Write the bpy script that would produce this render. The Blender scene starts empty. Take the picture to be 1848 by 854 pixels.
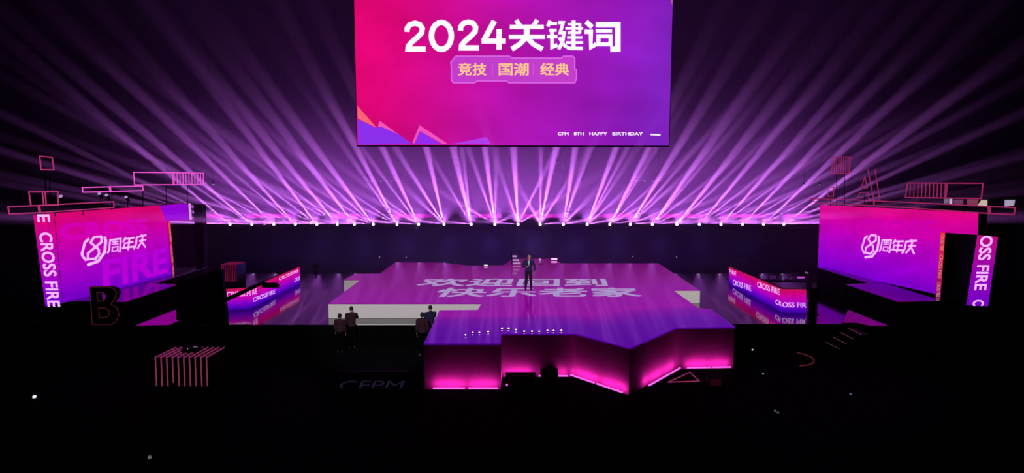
import bpy, bmesh, math, random
from mathutils import Vector, Matrix

# ------------------------------------------------------------------ camera, world, light, exposure
scn = bpy.context.scene
F, HOR, CX, CY, CAMZ = 1150.0, 335.0, 924.0, 427.0, 6.9
PITCH = math.atan((CY - HOR) / F)
cam_d = bpy.data.cameras.new('camera')
cam_d.sensor_width = 36.0
cam_d.lens = 36.0 * F / 1848.0
cam_d.clip_end = 300
cam = bpy.data.objects.new('camera', cam_d)
scn.collection.objects.link(cam)
cam.location = (0, 0, CAMZ)
cam.rotation_euler = (math.pi / 2 - PITCH, 0, 0)
scn.camera = cam

HAZE_DENSITY, HAZE_G = 0.022, 0.25
BEAM_POWER, WASH_POWER, FRONT_POWER, BATTEN_POWER = 1900000.0, 7500.0, 20000.0, 9.5
BLUE_POWER = 420.0
world = bpy.data.worlds.new('hall_haze')
scn.world = world
world.use_nodes = True
wn = world.node_tree.nodes
wn.clear()
w_out = wn.new('ShaderNodeOutputWorld')
w_bg = wn.new('ShaderNodeBackground')
w_bg.inputs['Color'].default_value = (0, 0, 0, 1)
w_bg.inputs['Strength'].default_value = 0.0
w_sc = wn.new('ShaderNodeVolumeScatter')
w_sc.inputs['Color'].default_value = (1, 1, 1, 1)
w_sc.inputs['Density'].default_value = HAZE_DENSITY
w_sc.inputs['Anisotropy'].default_value = HAZE_G
world.node_tree.links.new(w_bg.outputs[0], w_out.inputs['Surface'])
world.node_tree.links.new(w_sc.outputs[0], w_out.inputs['Volume'])

scn.view_settings.view_transform = 'Standard'
scn.view_settings.look = 'None'
scn.view_settings.exposure = 0.0
scn.view_settings.gamma = 1.0
scn.view_settings.use_curve_mapping = False
cy = scn.cycles
cy.max_bounces = 4
cy.diffuse_bounces = 1
cy.glossy_bounces = 1
cy.transmission_bounces = 0
cy.volume_bounces = 0
cy.transparent_max_bounces = 4
cy.use_light_tree = True
cy.sample_clamp_direct = 0.0
cy.sample_clamp_indirect = 2.0
cy.caustics_reflective = False
cy.caustics_refractive = False
cy.use_denoising = True
cy.use_adaptive_sampling = True
cy.adaptive_threshold = 0.02
# haze: thick around the back row of lamps, thinning towards the audience and upwards
hg = wn.new('ShaderNodeNewGeometry')
hs = wn.new('ShaderNodeSeparateXYZ')
wl = world.node_tree.links
wl.new(hg.outputs['Position'], hs.inputs[0])
def h_range(sock, a, b, c, d):
    n = wn.new('ShaderNodeMapRange')
    n.interpolation_type = 'SMOOTHSTEP'
    for i, v in zip(('From Min', 'From Max', 'To Min', 'To Max'), (a, b, c, d)):
        n.inputs[i].default_value = v
    wl.new(sock, n.inputs['Value'])
    return n.outputs[0]
def h_mul(a, b):
    n = wn.new('ShaderNodeMath')
    n.operation = 'MULTIPLY'
    for i, v in enumerate((a, b)):
        if isinstance(v, (int, float)):
            n.inputs[i].default_value = v
        else:
            wl.new(v, n.inputs[i])
    return n.outputs[0]
wl.new(h_mul(h_mul(h_range(hs.outputs[1], 22, 62, 0.008, 1.0), h_range(hs.outputs[2], 3, 15, 1.0, 0.10)), HAZE_DENSITY),
       w_sc.inputs['Density'])
world.cycles.volume_step_size = 2.0
cy.volume_max_steps = 100

def spot(name, loc, target, power, angle, color, blend=0.6, size=0.05, parent=None):
    l = bpy.data.lights.new(name, 'SPOT')
    l.energy, l.color = power, color
    l.spot_size, l.spot_blend, l.shadow_soft_size = math.radians(angle), blend, size
    o = bpy.data.objects.new(name, l)
    scn.collection.objects.link(o)
    d = Vector(target) - Vector(loc)
    o.rotation_euler = d.to_track_quat('-Z', 'Y').to_euler()
    o.location = loc
    if parent:
        o.parent = parent
        o.location = Vector(loc) - parent.location
    return o
# unseen spots added high out front, brightening the risers and the host
spot('added_front_spot', (-6, 2, 15), (-4.9, 28.6, 1.3), FRONT_POWER, 18, (1.0, .93, .95), 0.5)
spot('added_front_spot', (3, 2, 15), (0.85, 32.5, 2.4), FRONT_POWER * 1.6, 5.0, (1.0, .88, .9), 0.5)
spot('added_front_spot', (9, 2, 15), (8.9, 32.2, 1.2), FRONT_POWER * 1.2, 4.2, (1.0, .93, .9), 0.5)

spot('added_front_spot', (-9, 2, 15), (-9.0, 35.9, 1.3), FRONT_POWER * .9, 3.2, (1.0, .93, .9), 0.5)

# ------------------------------------------------------------------ helpers
COL = scn.collection
def lin(c):
    return tuple(((v / 255.0) / 12.92 if v / 255.0 <= .04045 else ((v / 255.0 + .055) / 1.055) ** 2.4) for v in c)
def ray(px, py):
    r, u = (px - CX) / F, -(py - CY) / F
    c, s = math.cos(PITCH), math.sin(PITCH)
    return Vector((r, c + u * s, -s + u * c))
CAM = Vector((0, 0, CAMZ))
class Plane:
    """a real plane of the hall; at(px, py) is the point of it seen there"""
    def __init__(self, p, n):
        self.p, self.n = Vector(p), Vector(n).normalized()
    def at(self, px, py, off=0.0):
        d = ray(px, py)
        t = (self.p + self.n * off - CAM).dot(self.n) / d.dot(self.n)
        return CAM + d * t
def YP(y): return Plane((0, y, 0), (0, -1, 0))
def XP(x): return Plane((x, 0, 0), (-1 if x > 0 else 1, 0, 0))
def ZP(z): return Plane((0, 0, z), (0, 0, 1))

def new_mat(name):
    m = bpy.data.materials.new(name)
    m.use_nodes = True
    return m, m.node_tree.nodes, m.node_tree.links
def paint(name, col, rough=.6, spec=.3, metal=0.0, noise=.15, scale=6.0):
    m, n, l = new_mat(name)
    b = n['Principled BSDF']
    b.inputs['Roughness'].default_value = rough
    b.inputs['Specular IOR Level'].default_value = spec
    b.inputs['Metallic'].default_value = metal
    tc, nz, mp = n.new('ShaderNodeTexCoord'), n.new('ShaderNodeTexNoise'), n.new('ShaderNodeMix')
    nz.inputs['Scale'].default_value = scale
    mp.data_type = 'RGBA'
    mp.inputs[6].default_value = tuple(v * (1 - noise) for v in col) + (1,)
    mp.inputs[7].default_value = tuple(min(1, v * (1 + noise)) for v in col) + (1,)
    l.new(tc.outputs['Object'], nz.inputs['Vector'])
    l.new(nz.outputs['Fac'], mp.inputs[0])
    l.new(mp.outputs[2], b.inputs['Base Color'])
    return m
def glow(name, col, strength=1.0):
    m, n, l = new_mat(name)
    n.remove(n['Principled BSDF'])
    e = n.new('ShaderNodeEmission')
    e.inputs['Color'].default_value = tuple(col) + (1,)
    e.inputs['Strength'].default_value = strength
    l.new(e.outputs[0], n['Material Output'].inputs['Surface'])
    m.cycles.emission_sampling = 'NONE'
    return m
def ramp(n, stops):
    r = n.new('ShaderNodeValToRGB')
    e = r.color_ramp.elements
    while len(e) < len(stops): e.new(0.5)
    for el, (p, c) in zip(e, stops):
        el.position, el.color = p, lin(c) + (1,)
    return r
def led_mat(name, stops, axis='v', noise=.2, nscale=3.0, strength=1.0, slope=0.0, warp=0.0):
    """an LED picture: colour ramp along u or v of the screen, clouded by noise"""
    m, n, l = new_mat(name)
    n.remove(n['Principled BSDF'])
    uv, sep = n.new('ShaderNodeUVMap'), n.new('ShaderNodeSeparateXYZ')
    l.new(uv.outputs[0], sep.inputs[0])
    nz = n.new('ShaderNodeTexNoise')
    nz.inputs['Scale'].default_value = nscale
    nz.inputs['Detail'].default_value = 2.5
    l.new(uv.outputs[0], nz.inputs['Vector'])
    mul = n.new('ShaderNodeMath'); mul.operation = 'MULTIPLY_ADD'
    mul.inputs[1].default_value = slope
    l.new(sep.outputs[1 if axis == 'u' else 0], mul.inputs[0])
    l.new(sep.outputs[0 if axis == 'u' else 1], mul.inputs[2])
    wp = n.new('ShaderNodeMath'); wp.operation = 'MULTIPLY_ADD'
    wp.inputs[1].default_value = warp
    l.new(nz.outputs['Fac'], wp.inputs[0]); l.new(mul.outputs[0], wp.inputs[2])
    r = ramp(n, stops)
    l.new(wp.outputs[0], r.inputs[0])
    st = n.new('ShaderNodeMapRange')
    st.inputs['From Min'].default_value, st.inputs['From Max'].default_value = .3, .7
    st.inputs['To Min'].default_value, st.inputs['To Max'].default_value = strength * (1 - noise), strength * (1 + noise)
    l.new(nz.outputs['Fac'], st.inputs['Value'])
    e = n.new('ShaderNodeEmission')
    l.new(r.outputs[0], e.inputs['Color']); l.new(st.outputs[0], e.inputs['Strength'])
    l.new(e.outputs[0], n['Material Output'].inputs['Surface'])
    m.cycles.emission_sampling = 'NONE'
    return m

def tag(o, label, cat, group=None, kind=None):
    o['label'], o['category'] = label, cat
    if group: o['group'] = group
    if kind: o['kind'] = kind
    return o
def thing(name, label, cat, loc=(0, 0, 0), group=None):
    o = bpy.data.objects.new(name, None)
    o.empty_display_size = .1
    COL.objects.link(o)
    o.location = loc
    return tag(o, label, cat, group)
def link_mesh(name, me, mats, parent=None, label=None):
    o = bpy.data.objects.new(name, me)
    COL.objects.link(o)
    for m in (mats if isinstance(mats, (list, tuple)) else [mats]):
        me.materials.append(m)
    if parent is not None:
        wl_ = Vector((0, 0, 0))
        p = parent
        while p is not None:
            wl_ += p.location
            p = p.parent
        me.transform(Matrix.Translation(-wl_))
        o.parent = parent
    if label: o['label'] = label
    return o
class MB:
    """gathers shapes in world metres; build() links them as one mesh object"""
    def __init__(self): self.bm = bmesh.new()
    def box(self, c, s, rz=0.0, bevel=0.0):
        r = bmesh.ops.create_cube(self.bm, size=1.0)
        M = Matrix.Translation(c) @ Matrix.Rotation(rz, 4, 'Z') @ Matrix.Diagonal((s[0], s[1], s[2], 1))
        bmesh.ops.transform(self.bm, matrix=M, verts=r['verts'])
        if bevel:
            es = list({e for v in r['verts'] for e in v.link_edges})
            bmesh.ops.bevel(self.bm, geom=es, offset=bevel, segments=2, profile=.5, affect='EDGES')
        return self
    def prism(self, pts, vec, mi=None, mi_side=None):
        """polygon pts pushed along vec; front face keeps material mi"""
        vec = Vector(vec)
        a = [self.bm.verts.new(p) for p in pts]
        b = [self.bm.verts.new(Vector(p) + vec) for p in pts]
        f = self.bm.faces.new(a); g = self.bm.faces.new(b[::-1])
        fs = [g]
        for i in range(len(a)):
            j = (i + 1) % len(a)
            fs.append(self.bm.faces.new((a[i], b[i], b[j], a[j])))
        if mi is not None: f.material_index = mi
        if mi_side is not None:
            for q in fs: q.material_index = mi_side
        return self
    def tube(self, pts, r, closed=False, seg=8):
        pts = [Vector(p) for p in pts]
        if closed: pts = pts + [pts[0]]
        for a, b in zip(pts, pts[1:]):
            d = b - a
            if d.length < 1e-6: continue
            q = d.to_track_quat('Z', 'Y').to_matrix().to_4x4()
            bmesh.ops.create_cone(self.bm, cap_ends=True, segments=seg, radius1=r, radius2=r, depth=d.length + r,
                                  matrix=Matrix.Translation((a + b) / 2) @ q)
        return self
    def cone(self, a, b, r1, r2, seg=16):
        a, b = Vector(a), Vector(b)
        d = b - a
        q = d.to_track_quat('Z', 'Y').to_matrix().to_4x4()
        bmesh.ops.create_cone(self.bm, cap_ends=True, segments=seg, radius1=r1, radius2=r2, depth=d.length,
                              matrix=Matrix.Translation((a + b) / 2) @ q)
        return self
    def ball(self, c, r, seg=16):
        r = (r, r, r) if isinstance(r, (int, float)) else r
        bmesh.ops.create_uvsphere(self.bm, u_segments=seg, v_segments=max(6, seg // 2), radius=1.0,
                                  matrix=Matrix.Translation(c) @ Matrix.Diagonal((r[0], r[1], r[2], 1)))
        return self
    def build(self, name, mats, parent=None, label=None, smooth=False, fix=True):
        if fix: bmesh.ops.recalc_face_normals(self.bm, faces=self.bm.faces[:])
        me = bpy.data.meshes.new(name)
        self.bm.to_mesh(me); self.bm.free()
        if smooth:
            for p in me.polygons: p.use_smooth = True
        return link_mesh(name, me, mats, parent, label)
def copy_tree(o, parent=None):
    c = o.copy(); COL.objects.link(c); c.parent = parent
    for ch in list(o.children): copy_tree(ch, c)
    return c

def screen_mesh(name, plane, pxs, depth, mats, parent, uvbox):
    """LED panel with its front on `plane`; the picture's UV runs over uvbox (two plane corners, in pixels)"""
    pts = [plane.at(*p) for p in pxs]
    o = MB().prism(pts, -plane.n * depth, 0, 1).build(name, mats, parent)
    me = o.data
    uvl = me.uv_layers.new(name='UVMap')
    A, B = plane.at(*uvbox[0]), plane.at(*uvbox[1])
    h = Vector((plane.n.y, -plane.n.x, 0)).normalized() if abs(plane.n.z) < .5 else Vector((1, 0, 0))
    if abs(plane.n.z) < .5 and h.dot(B - A) < 0: h = -h
    w = Vector((0, 0, 1)) if abs(plane.n.z) < .5 else Vector((0, 1, 0))
    off = Vector((0, 0, 0)); p = parent
    while p is not None:
        off += p.location; p = p.parent
    for lp in me.loops:
        q = me.vertices[lp.vertex_index].co + off
        uvl.data[lp.index].uv = ((q - A).dot(h) / max(1e-6, (B - A).dot(h)), (q - A).dot(w) / max(1e-6, (B - A).dot(w)))
    return o

_tc = {}
def glyphs(s):
    if s not in _tc:
        c = bpy.data.curves.new('lettering', 'FONT'); c.body = s; c.resolution_u = 4
        o = bpy.data.objects.new('lettering', c); COL.objects.link(o)
        bpy.context.view_layer.update()
        me = bpy.data.meshes.new_from_object(o.evaluated_get(bpy.context.evaluated_depsgraph_get()))
        vs = [(v.co.x, v.co.y) for v in me.vertices]; fs = [tuple(p.vertices) for p in me.polygons]
        bpy.data.objects.remove(o); bpy.data.curves.remove(c); bpy.data.meshes.remove(me)
        x0, x1 = min(v[0] for v in vs), max(v[0] for v in vs); y0, y1 = min(v[1] for v in vs), max(v[1] for v in vs)
        _tc[s] = ([((x - x0), (y - y0)) for x, y in vs], fs, x1 - x0, y1 - y0)
    return _tc[s]
def text(name, s, O, U, V, n, mat, parent, bold=0.0, off=.015):
    """lettering fitted to the parallelogram O, U (line), V (height); bold in glyph heights"""
    vs, fs, w, h = glyphs(s)
    b = bold * h
    sh = [(0, 0)] if not b else [(dx * b, dy * b) for dx in (-1, 0, 1) for dy in (-1, 0, 1)]
    co, faces = [], []
    for dx, dy in sh:
        k = len(co)
        co += [Vector(O) + Vector(U) * ((x + dx + b) / (w + 2 * b)) + Vector(V) * ((y + dy + b) / (h + 2 * b)) + Vector(n) * off for x, y in vs]
        faces += [tuple(i + k for i in f) for f in fs]
    me = bpy.data.meshes.new(name)
    me.from_pydata([tuple(c) for c in co], [], faces); me.update()
    return link_mesh(name, me, mat, parent)
def text_px(name, s, plane, bl, br, tl, mat, parent, bold=0.0, off=.015):
    O, R_, T = plane.at(*bl), plane.at(*br), plane.at(*tl)
    return text(name, s, O, R_ - O, T - O, plane.n, mat, parent, bold, off)
def stroke_faces(bm, pts, w, mapf, closed=False):
    """a painted stroke: mitred ribbon along 2D points"""
    P = [Vector(p) for p in pts]
    n = len(P)
    def nrm(a, b):
        d = (b - a).normalized(); return Vector((-d.y, d.x))
    L, R_ = [], []
    for i in range(n):
        a = P[i - 1] if (i > 0 or closed) else None
        b = P[(i + 1) % n] if (i < n - 1 or closed) else None
        if a is None: m, k = nrm(P[i], b), 1
        elif b is None: m, k = nrm(a, P[i]), 1
        else:
            n1, n2 = nrm(a, P[i]), nrm(P[i], b)
            m = n1 + n2
            if m.length < .3: m, k = n1, 1
            else:
                m.normalize(); k = min(1.6, 1 / max(.5, m.dot(n1)))
        L.append(P[i] + m * w / 2 * k); R_.append(P[i] - m * w / 2 * k)
    vl = [bm.verts.new(mapf(p)) for p in L]; vr = [bm.verts.new(mapf(p)) for p in R_]
    for i in range(n if closed else n - 1):
        j = (i + 1) % n
        bm.faces.new((vl[i], vl[j], vr[j], vr[i]))
def strokes(name, lst, mapf, mat, parent):
    mb = MB()
    for s in lst: stroke_faces(mb.bm, s[0], s[1], mapf, len(s) > 2)
    return mb.build(name, mat, parent, fix=False)
def flat(name, plane, pxs, mat, parent, off=.01):
    me = bpy.data.meshes.new(name)
    me.from_pydata([tuple(plane.at(*p, off)) for p in pxs], [], [tuple(range(len(pxs)))]); me.update()
    return link_mesh(name, me, mat, parent)

# ------------------------------------------------------------------ materials
M_hall = paint('black_hall_paint', (.008, .008, .010), .9, .1)
M_floor = paint('matt_black_floor', (.0022, .0022, .0032), .9, .02)
M_black = paint('black_powder_coat', (.003, .003, .004), .6, .12)
M_velvet = paint('black_velvet', (.0012, .0012, .0016), .95, .02)
M_gloss = paint('polished_black_floor', (.003, .003, .004), .07, .65, noise=.3, scale=2.0)
M_white = paint('white_riser_paint', (.78, .76, .76), .6, .2, noise=.04)
M_fascia = paint('dark_fascia_cloth', (.20, .15, .18), .8, .1, noise=.1)
M_trim = paint('brushed_trim', (.5, .5, .52), .3, .5, 1.0)
M_text = glow('white_lettering', lin((240, 228, 255)), 1.25)
M_pale = glow('pale_lettering', lin((232, 175, 250)), 1.15)
M_neon = glow('red_neon', lin((172, 48, 108)), 1.05)
M_neon_red = glow('dark_red_neon', lin((152, 36, 88)), 1.0)
M_neon_pink = glow('pink_neon', lin((215, 75, 185)), 1.4)
M_neon_dim = glow('dim_red_neon', lin((62, 20, 26)), 1.0)
# ------------------------------------------------------------------ the hall
def struct(o):
    o['kind'] = 'structure'; return o
struct(MB().box((0, 37, -.25), (90, 92, .5)).build('floor', M_floor))
struct(MB().box((0, 82.5, 13), (90, 1, 27)).build('wall_back', M_hall))
struct(MB().box((0, -8.5, 13), (90, 1, 27)).build('wall_front', M_hall))
struct(MB().box((-45, 37, 13), (1, 92, 27)).build('wall_left', M_hall))
struct(MB().box((45, 37, 13), (1, 92, 27)).build('wall_right', M_hall))
struct(MB().box((0, 37, 26.5), (90, 92, 1)).build('ceiling', M_hall))

# ------------------------------------------------------------------ stage
ZD, ZW = 1.6, .93
D_ = ZP(ZD)
deck_px = [(593, 548), (651, 505), (621, 505), (642, 494.5), (685, 494), (714, 473.5), (800, 474.5), (850, 480),
           (908, 479), (925, 467), (1000, 467), (1012, 475.5), (1188, 475.5), (1226, 500), (1263, 524), (1215, 524),
           (1260, 556), (1283, 558), (1327, 590), (1221, 591.5), (1137, 628), (1040, 602.5), (905, 602.5),
           (903.5, 620), (765, 620), (793, 560), (862, 559.5), (869, 548)]
deck = [D_.at(*p) for p in deck_px]
stage = thing('stage', 'large angular stage whose LED floor glows magenta and purple, behind a zigzag dark front', 'stage', (0, 30, 0))
m, n, l = new_mat('led_floor_picture')
b = n['Principled BSDF']
b.inputs['Base Color'].default_value = (.004, .003, .006, 1)
b.inputs['Roughness'].default_value = .09
b.inputs['Specular IOR Level'].default_value = .24
g = n.new('ShaderNodeNewGeometry'); sp = n.new('ShaderNodeSeparateXYZ'); nz = n.new('ShaderNodeTexNoise')
nz.inputs['Scale'].default_value = .22; nz.inputs['Detail'].default_value = 1.5
l.new(g.outputs['Position'], sp.inputs[0]); l.new(g.outputs['Position'], nz.inputs['Vector'])
mx = n.new('ShaderNodeMath'); mx.operation = 'MULTIPLY_ADD'; mx.inputs[1].default_value = -.16
l.new(sp.outputs[0], mx.inputs[0]); l.new(sp.outputs[1], mx.inputs[2])
mn = n.new('ShaderNodeMath'); mn.operation = 'MULTIPLY_ADD'; mn.inputs[1].default_value = 4.0
l.new(nz.outputs['Fac'], mn.inputs[0]); l.new(mx.outputs[0], mn.inputs[2])
mr = n.new('ShaderNodeMapRange')
mr.inputs['From Min'].default_value, mr.inputs['From Max'].default_value = 22.0, 46.0
l.new(mn.outputs[0], mr.inputs['Value'])
r = ramp(n, [(0.0, (78, 0, 146)), (.15, (80, 0, 144)), (.2, (100, 0, 142)), (.25, (134, 0, 142)), (.42, (126, 2, 130)), (.6, (114, 4, 104)), (1.0, (102, 3, 92))])
l.new(mr.outputs[0], r.inputs[0]); l.new(r.outputs[0], b.inputs['Emission Color'])
b.inputs['Emission Strength'].default_value = 1.0
m.cycles.emission_sampling = 'NONE'
M_deck = m
MB().prism([p.copy() for p in deck], (0, 0, -.05)).build('led_floor', M_deck, stage)
ctr = Vector((0, 32, 0))
MB().prism([Vector((p.x, p.y, ZD - .052)) + (ctr - Vector((p.x, p.y, 0))).normalized() * .03 for p in deck], (0, 0, -(ZD - .052))).build('fascia', M_fascia, stage)
M_deck_text = glow('deck_lettering', lin((172, 150, 202)), 1.0)
text_px('floor_lettering', '欢迎回到', D_, (748, 516.5), (1098, 516.5), (768, 503), M_deck_text, stage, .022, .004)
text_px('floor_lettering', '快乐老家', D_, (778, 536), (1160, 536), (797, 519.5), M_deck_text, stage, .022, .004)
for x0, x1, y in ((593, 869, 548), (621, 651, 505), (1215, 1263, 524)):
    p, q = D_.at(x0, y), D_.at(x1, y)
    MB().box(((p.x + q.x) / 2, p.y - .02, (ZD - .03 + ZW) / 2 + .005), (abs(q.x - p.x), .04, ZD - .04 - ZW)).build('riser_panel', M_white, stage, 'white riser panel')

# ------------------------------------------------------------------ side stages with polished floors
def wing(name, label, pts, trims):
    w = thing(name, label, 'stage', (sum(p[0] for p in pts) / len(pts), 34, 0))
    MB().prism([(x, y, ZW) for x, y in pts], (0, 0, -.06)).build('polished_floor', M_gloss, w)
    MB().prism([(x * .999, y + (.02 if y < 30 else -.02), ZW - .06) for x, y in pts], (0, 0, -(ZW - .06))).build('skirt', M_velvet, w)
    for a, b in trims:
        MB().tube([a, b], .02, seg=6).build('edge_trim', M_white if a[0] > -8 else M_trim, w)
    return w
wing('side_stage', 'polished black side stage left of the LED floor, mirroring the left LED barrier',
     [(-22, 26.95), (-3.1, 27.05), (-3.1, 28.55), (-8.25, 28.6), (-8.62, 35.9), (-9.5, 36), (-9.5, 43), (-22, 43)],
     [((-13.6, 26.98, ZW), (-11.2, 26.99, ZW)), ((-6.65, 27.02, ZW), (-3.9, 27.03, ZW))])
wing('side_stage', 'polished black side stage right of the LED floor, mirroring the right LED barrier',
     [(8.55, 27.2), (15.2, 27.2), (15.7, 26.7), (22, 26.7), (22, 43), (10.1, 43), (9.8, 33), (9.6, 32.25), (8.25, 32.2), (8.12, 27.6)], [])

# ------------------------------------------------------------------ hanging main screen
PS = YP(34.0)
scr = thing('led_screen', 'huge hanging LED screen headed with the year 2024, pink at left and purple at right', 'screen', (0, 34, 9))
screen_px = [(645, 262), (1207, 263), (1215.5, -50), (638, -50)]
M_main = led_mat('main_screen_picture', [(0, (226, 6, 112)), (.12, (224, 6, 122)), (.3, (208, 12, 148)), (.5, (184, 18, 172)), (.7, (160, 22, 180)), (.88, (142, 26, 186)), (1, (130, 34, 194))],
                 'u', .2, 2.6, 1.0, -.10, .12)
screen_mesh('screen_panel', PS, screen_px, .18, [M_main, M_black], scr, ((640, 262), (1212, -50)))
fr = MB()
tl, tr, bl, br = (PS.at(638, -50), PS.at(1215.5, -50), PS.at(645, 262), PS.at(1207, 263))
for a, b in ((tl, tr), (tr, br), (br, bl), (bl, tl)):
    fr.tube([a + Vector((0, .14, 0)), b + Vector((0, .14, 0))], .07, seg=6)
fr.build('screen_frame', M_black, scr)
for t in (.1, .37, .63, .9):
    p = tl.lerp(tr, t)
    MB().tube([(p.x, 34.14, p.z), (p.x, 34.14, 26.0)], .03, seg=6).build('hanging_cable', M_black, scr)
def hmap(p): return PS.at(720 + p[0] / 4.4, 20 + p[1] / 4.4, .015)
ell = [(337 + 79 * math.cos(a), 197 + 107 * math.sin(a)) for a in [i * math.pi / 12 for i in range(24)]]
two = [(64, 165), (66, 135), (88, 107), (128, 96), (165, 107), (185, 138), (180, 172), (150, 205), (100, 248), (74, 280), (72, 302), (212, 302)]
HEAD = [
    (two, 42), (ell, 44, 1), ([(x + 424, y - 9) for x, y in two], 42),
    ([(758, 78), (672, 238)], 44), ([(656, 238), (848, 238)], 40), ([(795, 143), (795, 306)], 42),
    # guan
    ([(930, 72), (962, 118)], 36), ([(1098, 70), (1068, 118)], 36), ([(880, 126), (1150, 126)], 36), ([(872, 205), (1160, 205)], 34),
    ([(1014, 120), (1014, 228)], 46), ([(1005, 215), (960, 262), (895, 303)], 40), ([(1022, 215), (1066, 262), (1140, 303)], 40),
    # jian
    ([(1200, 76), (1182, 122)], 29), ([(1185, 100), (1255, 100)], 24), ([(1190, 152), (1252, 152)], 24), ([(1174, 203), (1258, 203)], 27),
    ([(1216, 145), (1216, 288), (1258, 268)], 32), ([(1266, 92), (1304, 92), (1280, 172), (1312, 172), (1300, 240), (1268, 304)], 27),
    ([(1272, 208), (1310, 270), (1350, 296), (1460, 298)], 27), ([(1386, 74), (1386, 286)], 32),
    ([(1340, 104), (1440, 104)], 20), ([(1322, 138), (1462, 138)], 20), ([(1340, 172), (1440, 172)], 20), ([(1436, 98), (1436, 178)], 24),
    ([(1336, 210), (1456, 210)], 21), ([(1326, 250), (1462, 250)], 21),
    # ci
    ([(1486, 84), (1534, 128)], 39), ([(1474, 165), (1524, 165), (1524, 288), (1566, 262)], 34),
    ([(1562, 108), (1738, 108), (1738, 302), (1678, 304)], 44), ([(1562, 157), (1692, 157)], 27),
    ([(1584, 200), (1680, 200), (1680, 264), (1584, 264)], 32, 1)]
strokes('headline_lettering', HEAD, hmap, M_text, scr)
flat('caption_badge', PS, [(800 + x / 7.39, 95 + y / 7.39) for x, y in ((90, 130), (160, 40), (880, 40), (920, 65), (1570, 65), (1600, 40), (1730, 40), (1760, 70), (1760, 210), (1785, 220), (1785, 350), (1760, 410), (870, 410), (840, 385), (450, 385), (420, 410), (130, 410), (100, 370), (100, 190))],
     glow('badge_violet', lin((196, 62, 204)), 1.0), scr)
bm_pts = [(98, 135), (165, 48), (878, 48), (918, 73), (1574, 73), (1602, 48), (1728, 48), (1752, 74), (1752, 214), (1777, 226), (1777, 348), (1754, 402), (872, 402), (842, 377), (448, 377), (418, 402), (134, 402), (108, 366), (108, 192)]
strokes('badge_rim', [(bm_pts, 16, 1), ([(655, 150), (655, 300)], 8), ([(1203, 150), (1203, 300)], 8)], lambda p: PS.at(800 + p[0] / 7.39, 95 + p[1] / 7.39, .02), glow('badge_rim_violet', lin((222, 104, 232)), 1.0), scr)
M_gold = glow('gold_lettering', lin((255, 196, 132)), 1.1)
for s, a, b in (('竞技', 826.5, 878), ('国潮', 900, 954), ('经典', 975, 1027)):
    text_px('badge_lettering', s, PS, (a, 136.5), (b, 136.5), (a, 113.5), M_gold, scr, .02, .03)
for s, a, b in (('CFM', 1006.5, 1026), ('8TH', 1035.5, 1054), ('HAPPY', 1063.5, 1095.5), ('BIRTHDAY', 1105, 1160)):
    text_px('footer_lettering', s, PS, (a, 244.5), (b, 244.7), (a, 238.8), M_text, scr, .03)
flat('footer_dash', PS, [(1174, 244.3), (1192, 244.8), (1192, 242.4), (1174, 242)], M_text, scr)
for c, pts in (((255, 100, 120), [(644.9, 191), (679.5, 230.5), (645.5, 214)]),
               ((140, 48, 238), [(645.5, 215), (680, 231), (688, 228.5), (719, 242), (741, 258), (743, 260.5), (646, 261.5)]),
               ((246, 82, 190), [(682, 229), (685, 218), (710, 236), (719, 242.5), (688, 229)]),
               ((246, 82, 190), [(744, 258), (757, 226), (807, 259), (799, 260), (757.5, 236.5), (748, 259)]),
               ((150, 44, 238), [(757.5, 237), (798, 260.5), (748, 260.5)]),
               ((178, 62, 236), [(815, 260), (878, 247.5), (886, 260)]),
               ((255, 140, 70), [(1209.5, -20), (1214.5, -30), (1213, 9)])):
    flat('shard_graphic', PS, pts, glow('shard_colour', lin(c), 1.0), scr)

# ------------------------------------------------------------------ side LED walls
WX = 18.8
PL, PR = XP(-WX), XP(WX)
WALL = [(0, (112, 0, 202)), (.22, (150, 0, 198)), (.5, (186, 0, 182)), (.75, (206, 0, 150)), (.95, (218, 2, 112)), (1, (218, 2, 108))]
M_wall = led_mat('side_wall_picture', WALL, 'v', .10, 4.0, 1.0, 0.0, 0.0)
M_wallR = led_mat('side_wall_picture_violet', [(0, (122, 0, 205)), (.3, (158, 0, 200)), (.55, (186, 0, 188)), (.8, (212, 0, 160)), (1, (222, 6, 130))], 'v', .14, 4.0, 1.0, 0.0, 0.0)
M_ghost = glow('ghost_lettering_magenta', lin((212, 0, 184)), 1.0)
M_ghost2 = glow('ghost_lettering_violet', lin((186, 0, 214)), 1.0)
lw = thing('led_wall', 'left side LED wall with an emblem of an eight and white characters, next to the letter B', 'screen', (-WX - .2, 31, 2.0))
screen_mesh('wall_panel', PL, [(96, 385), (340, 367), (343, 397), (305, 399), (313, 496), (113, 547)], .35, [M_wall, M_black], lw, ((110, 549), (340, 367)))
flat('violet_block', PL, [(288, 371), (340, 367.5), (342.5, 396.5), (300, 398)], glow('violet_block', lin((146, 0, 214))), lw, .008)
text_px('ghost_lettering', 'CROSS', PL, (110, 435), (266, 420), (107, 404), M_ghost, lw, .05, .01)
text_px('ghost_lettering', 'FIRE', PL, (186, 524), (303, 492), (184, 470), M_ghost2, lw, .04, .01)
EMB = [([(262, 262), (200, 318), (152, 498), (166, 540), (222, 602)], 40), ([(500, 232), (520, 290), (504, 470), (404, 612), (232, 672)], 44),
       ([(340, 240), (448, 232), (458, 312), (245, 490), (245, 582), (365, 572), (418, 495), (410, 432), (285, 322)], 36, 1)]
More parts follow.
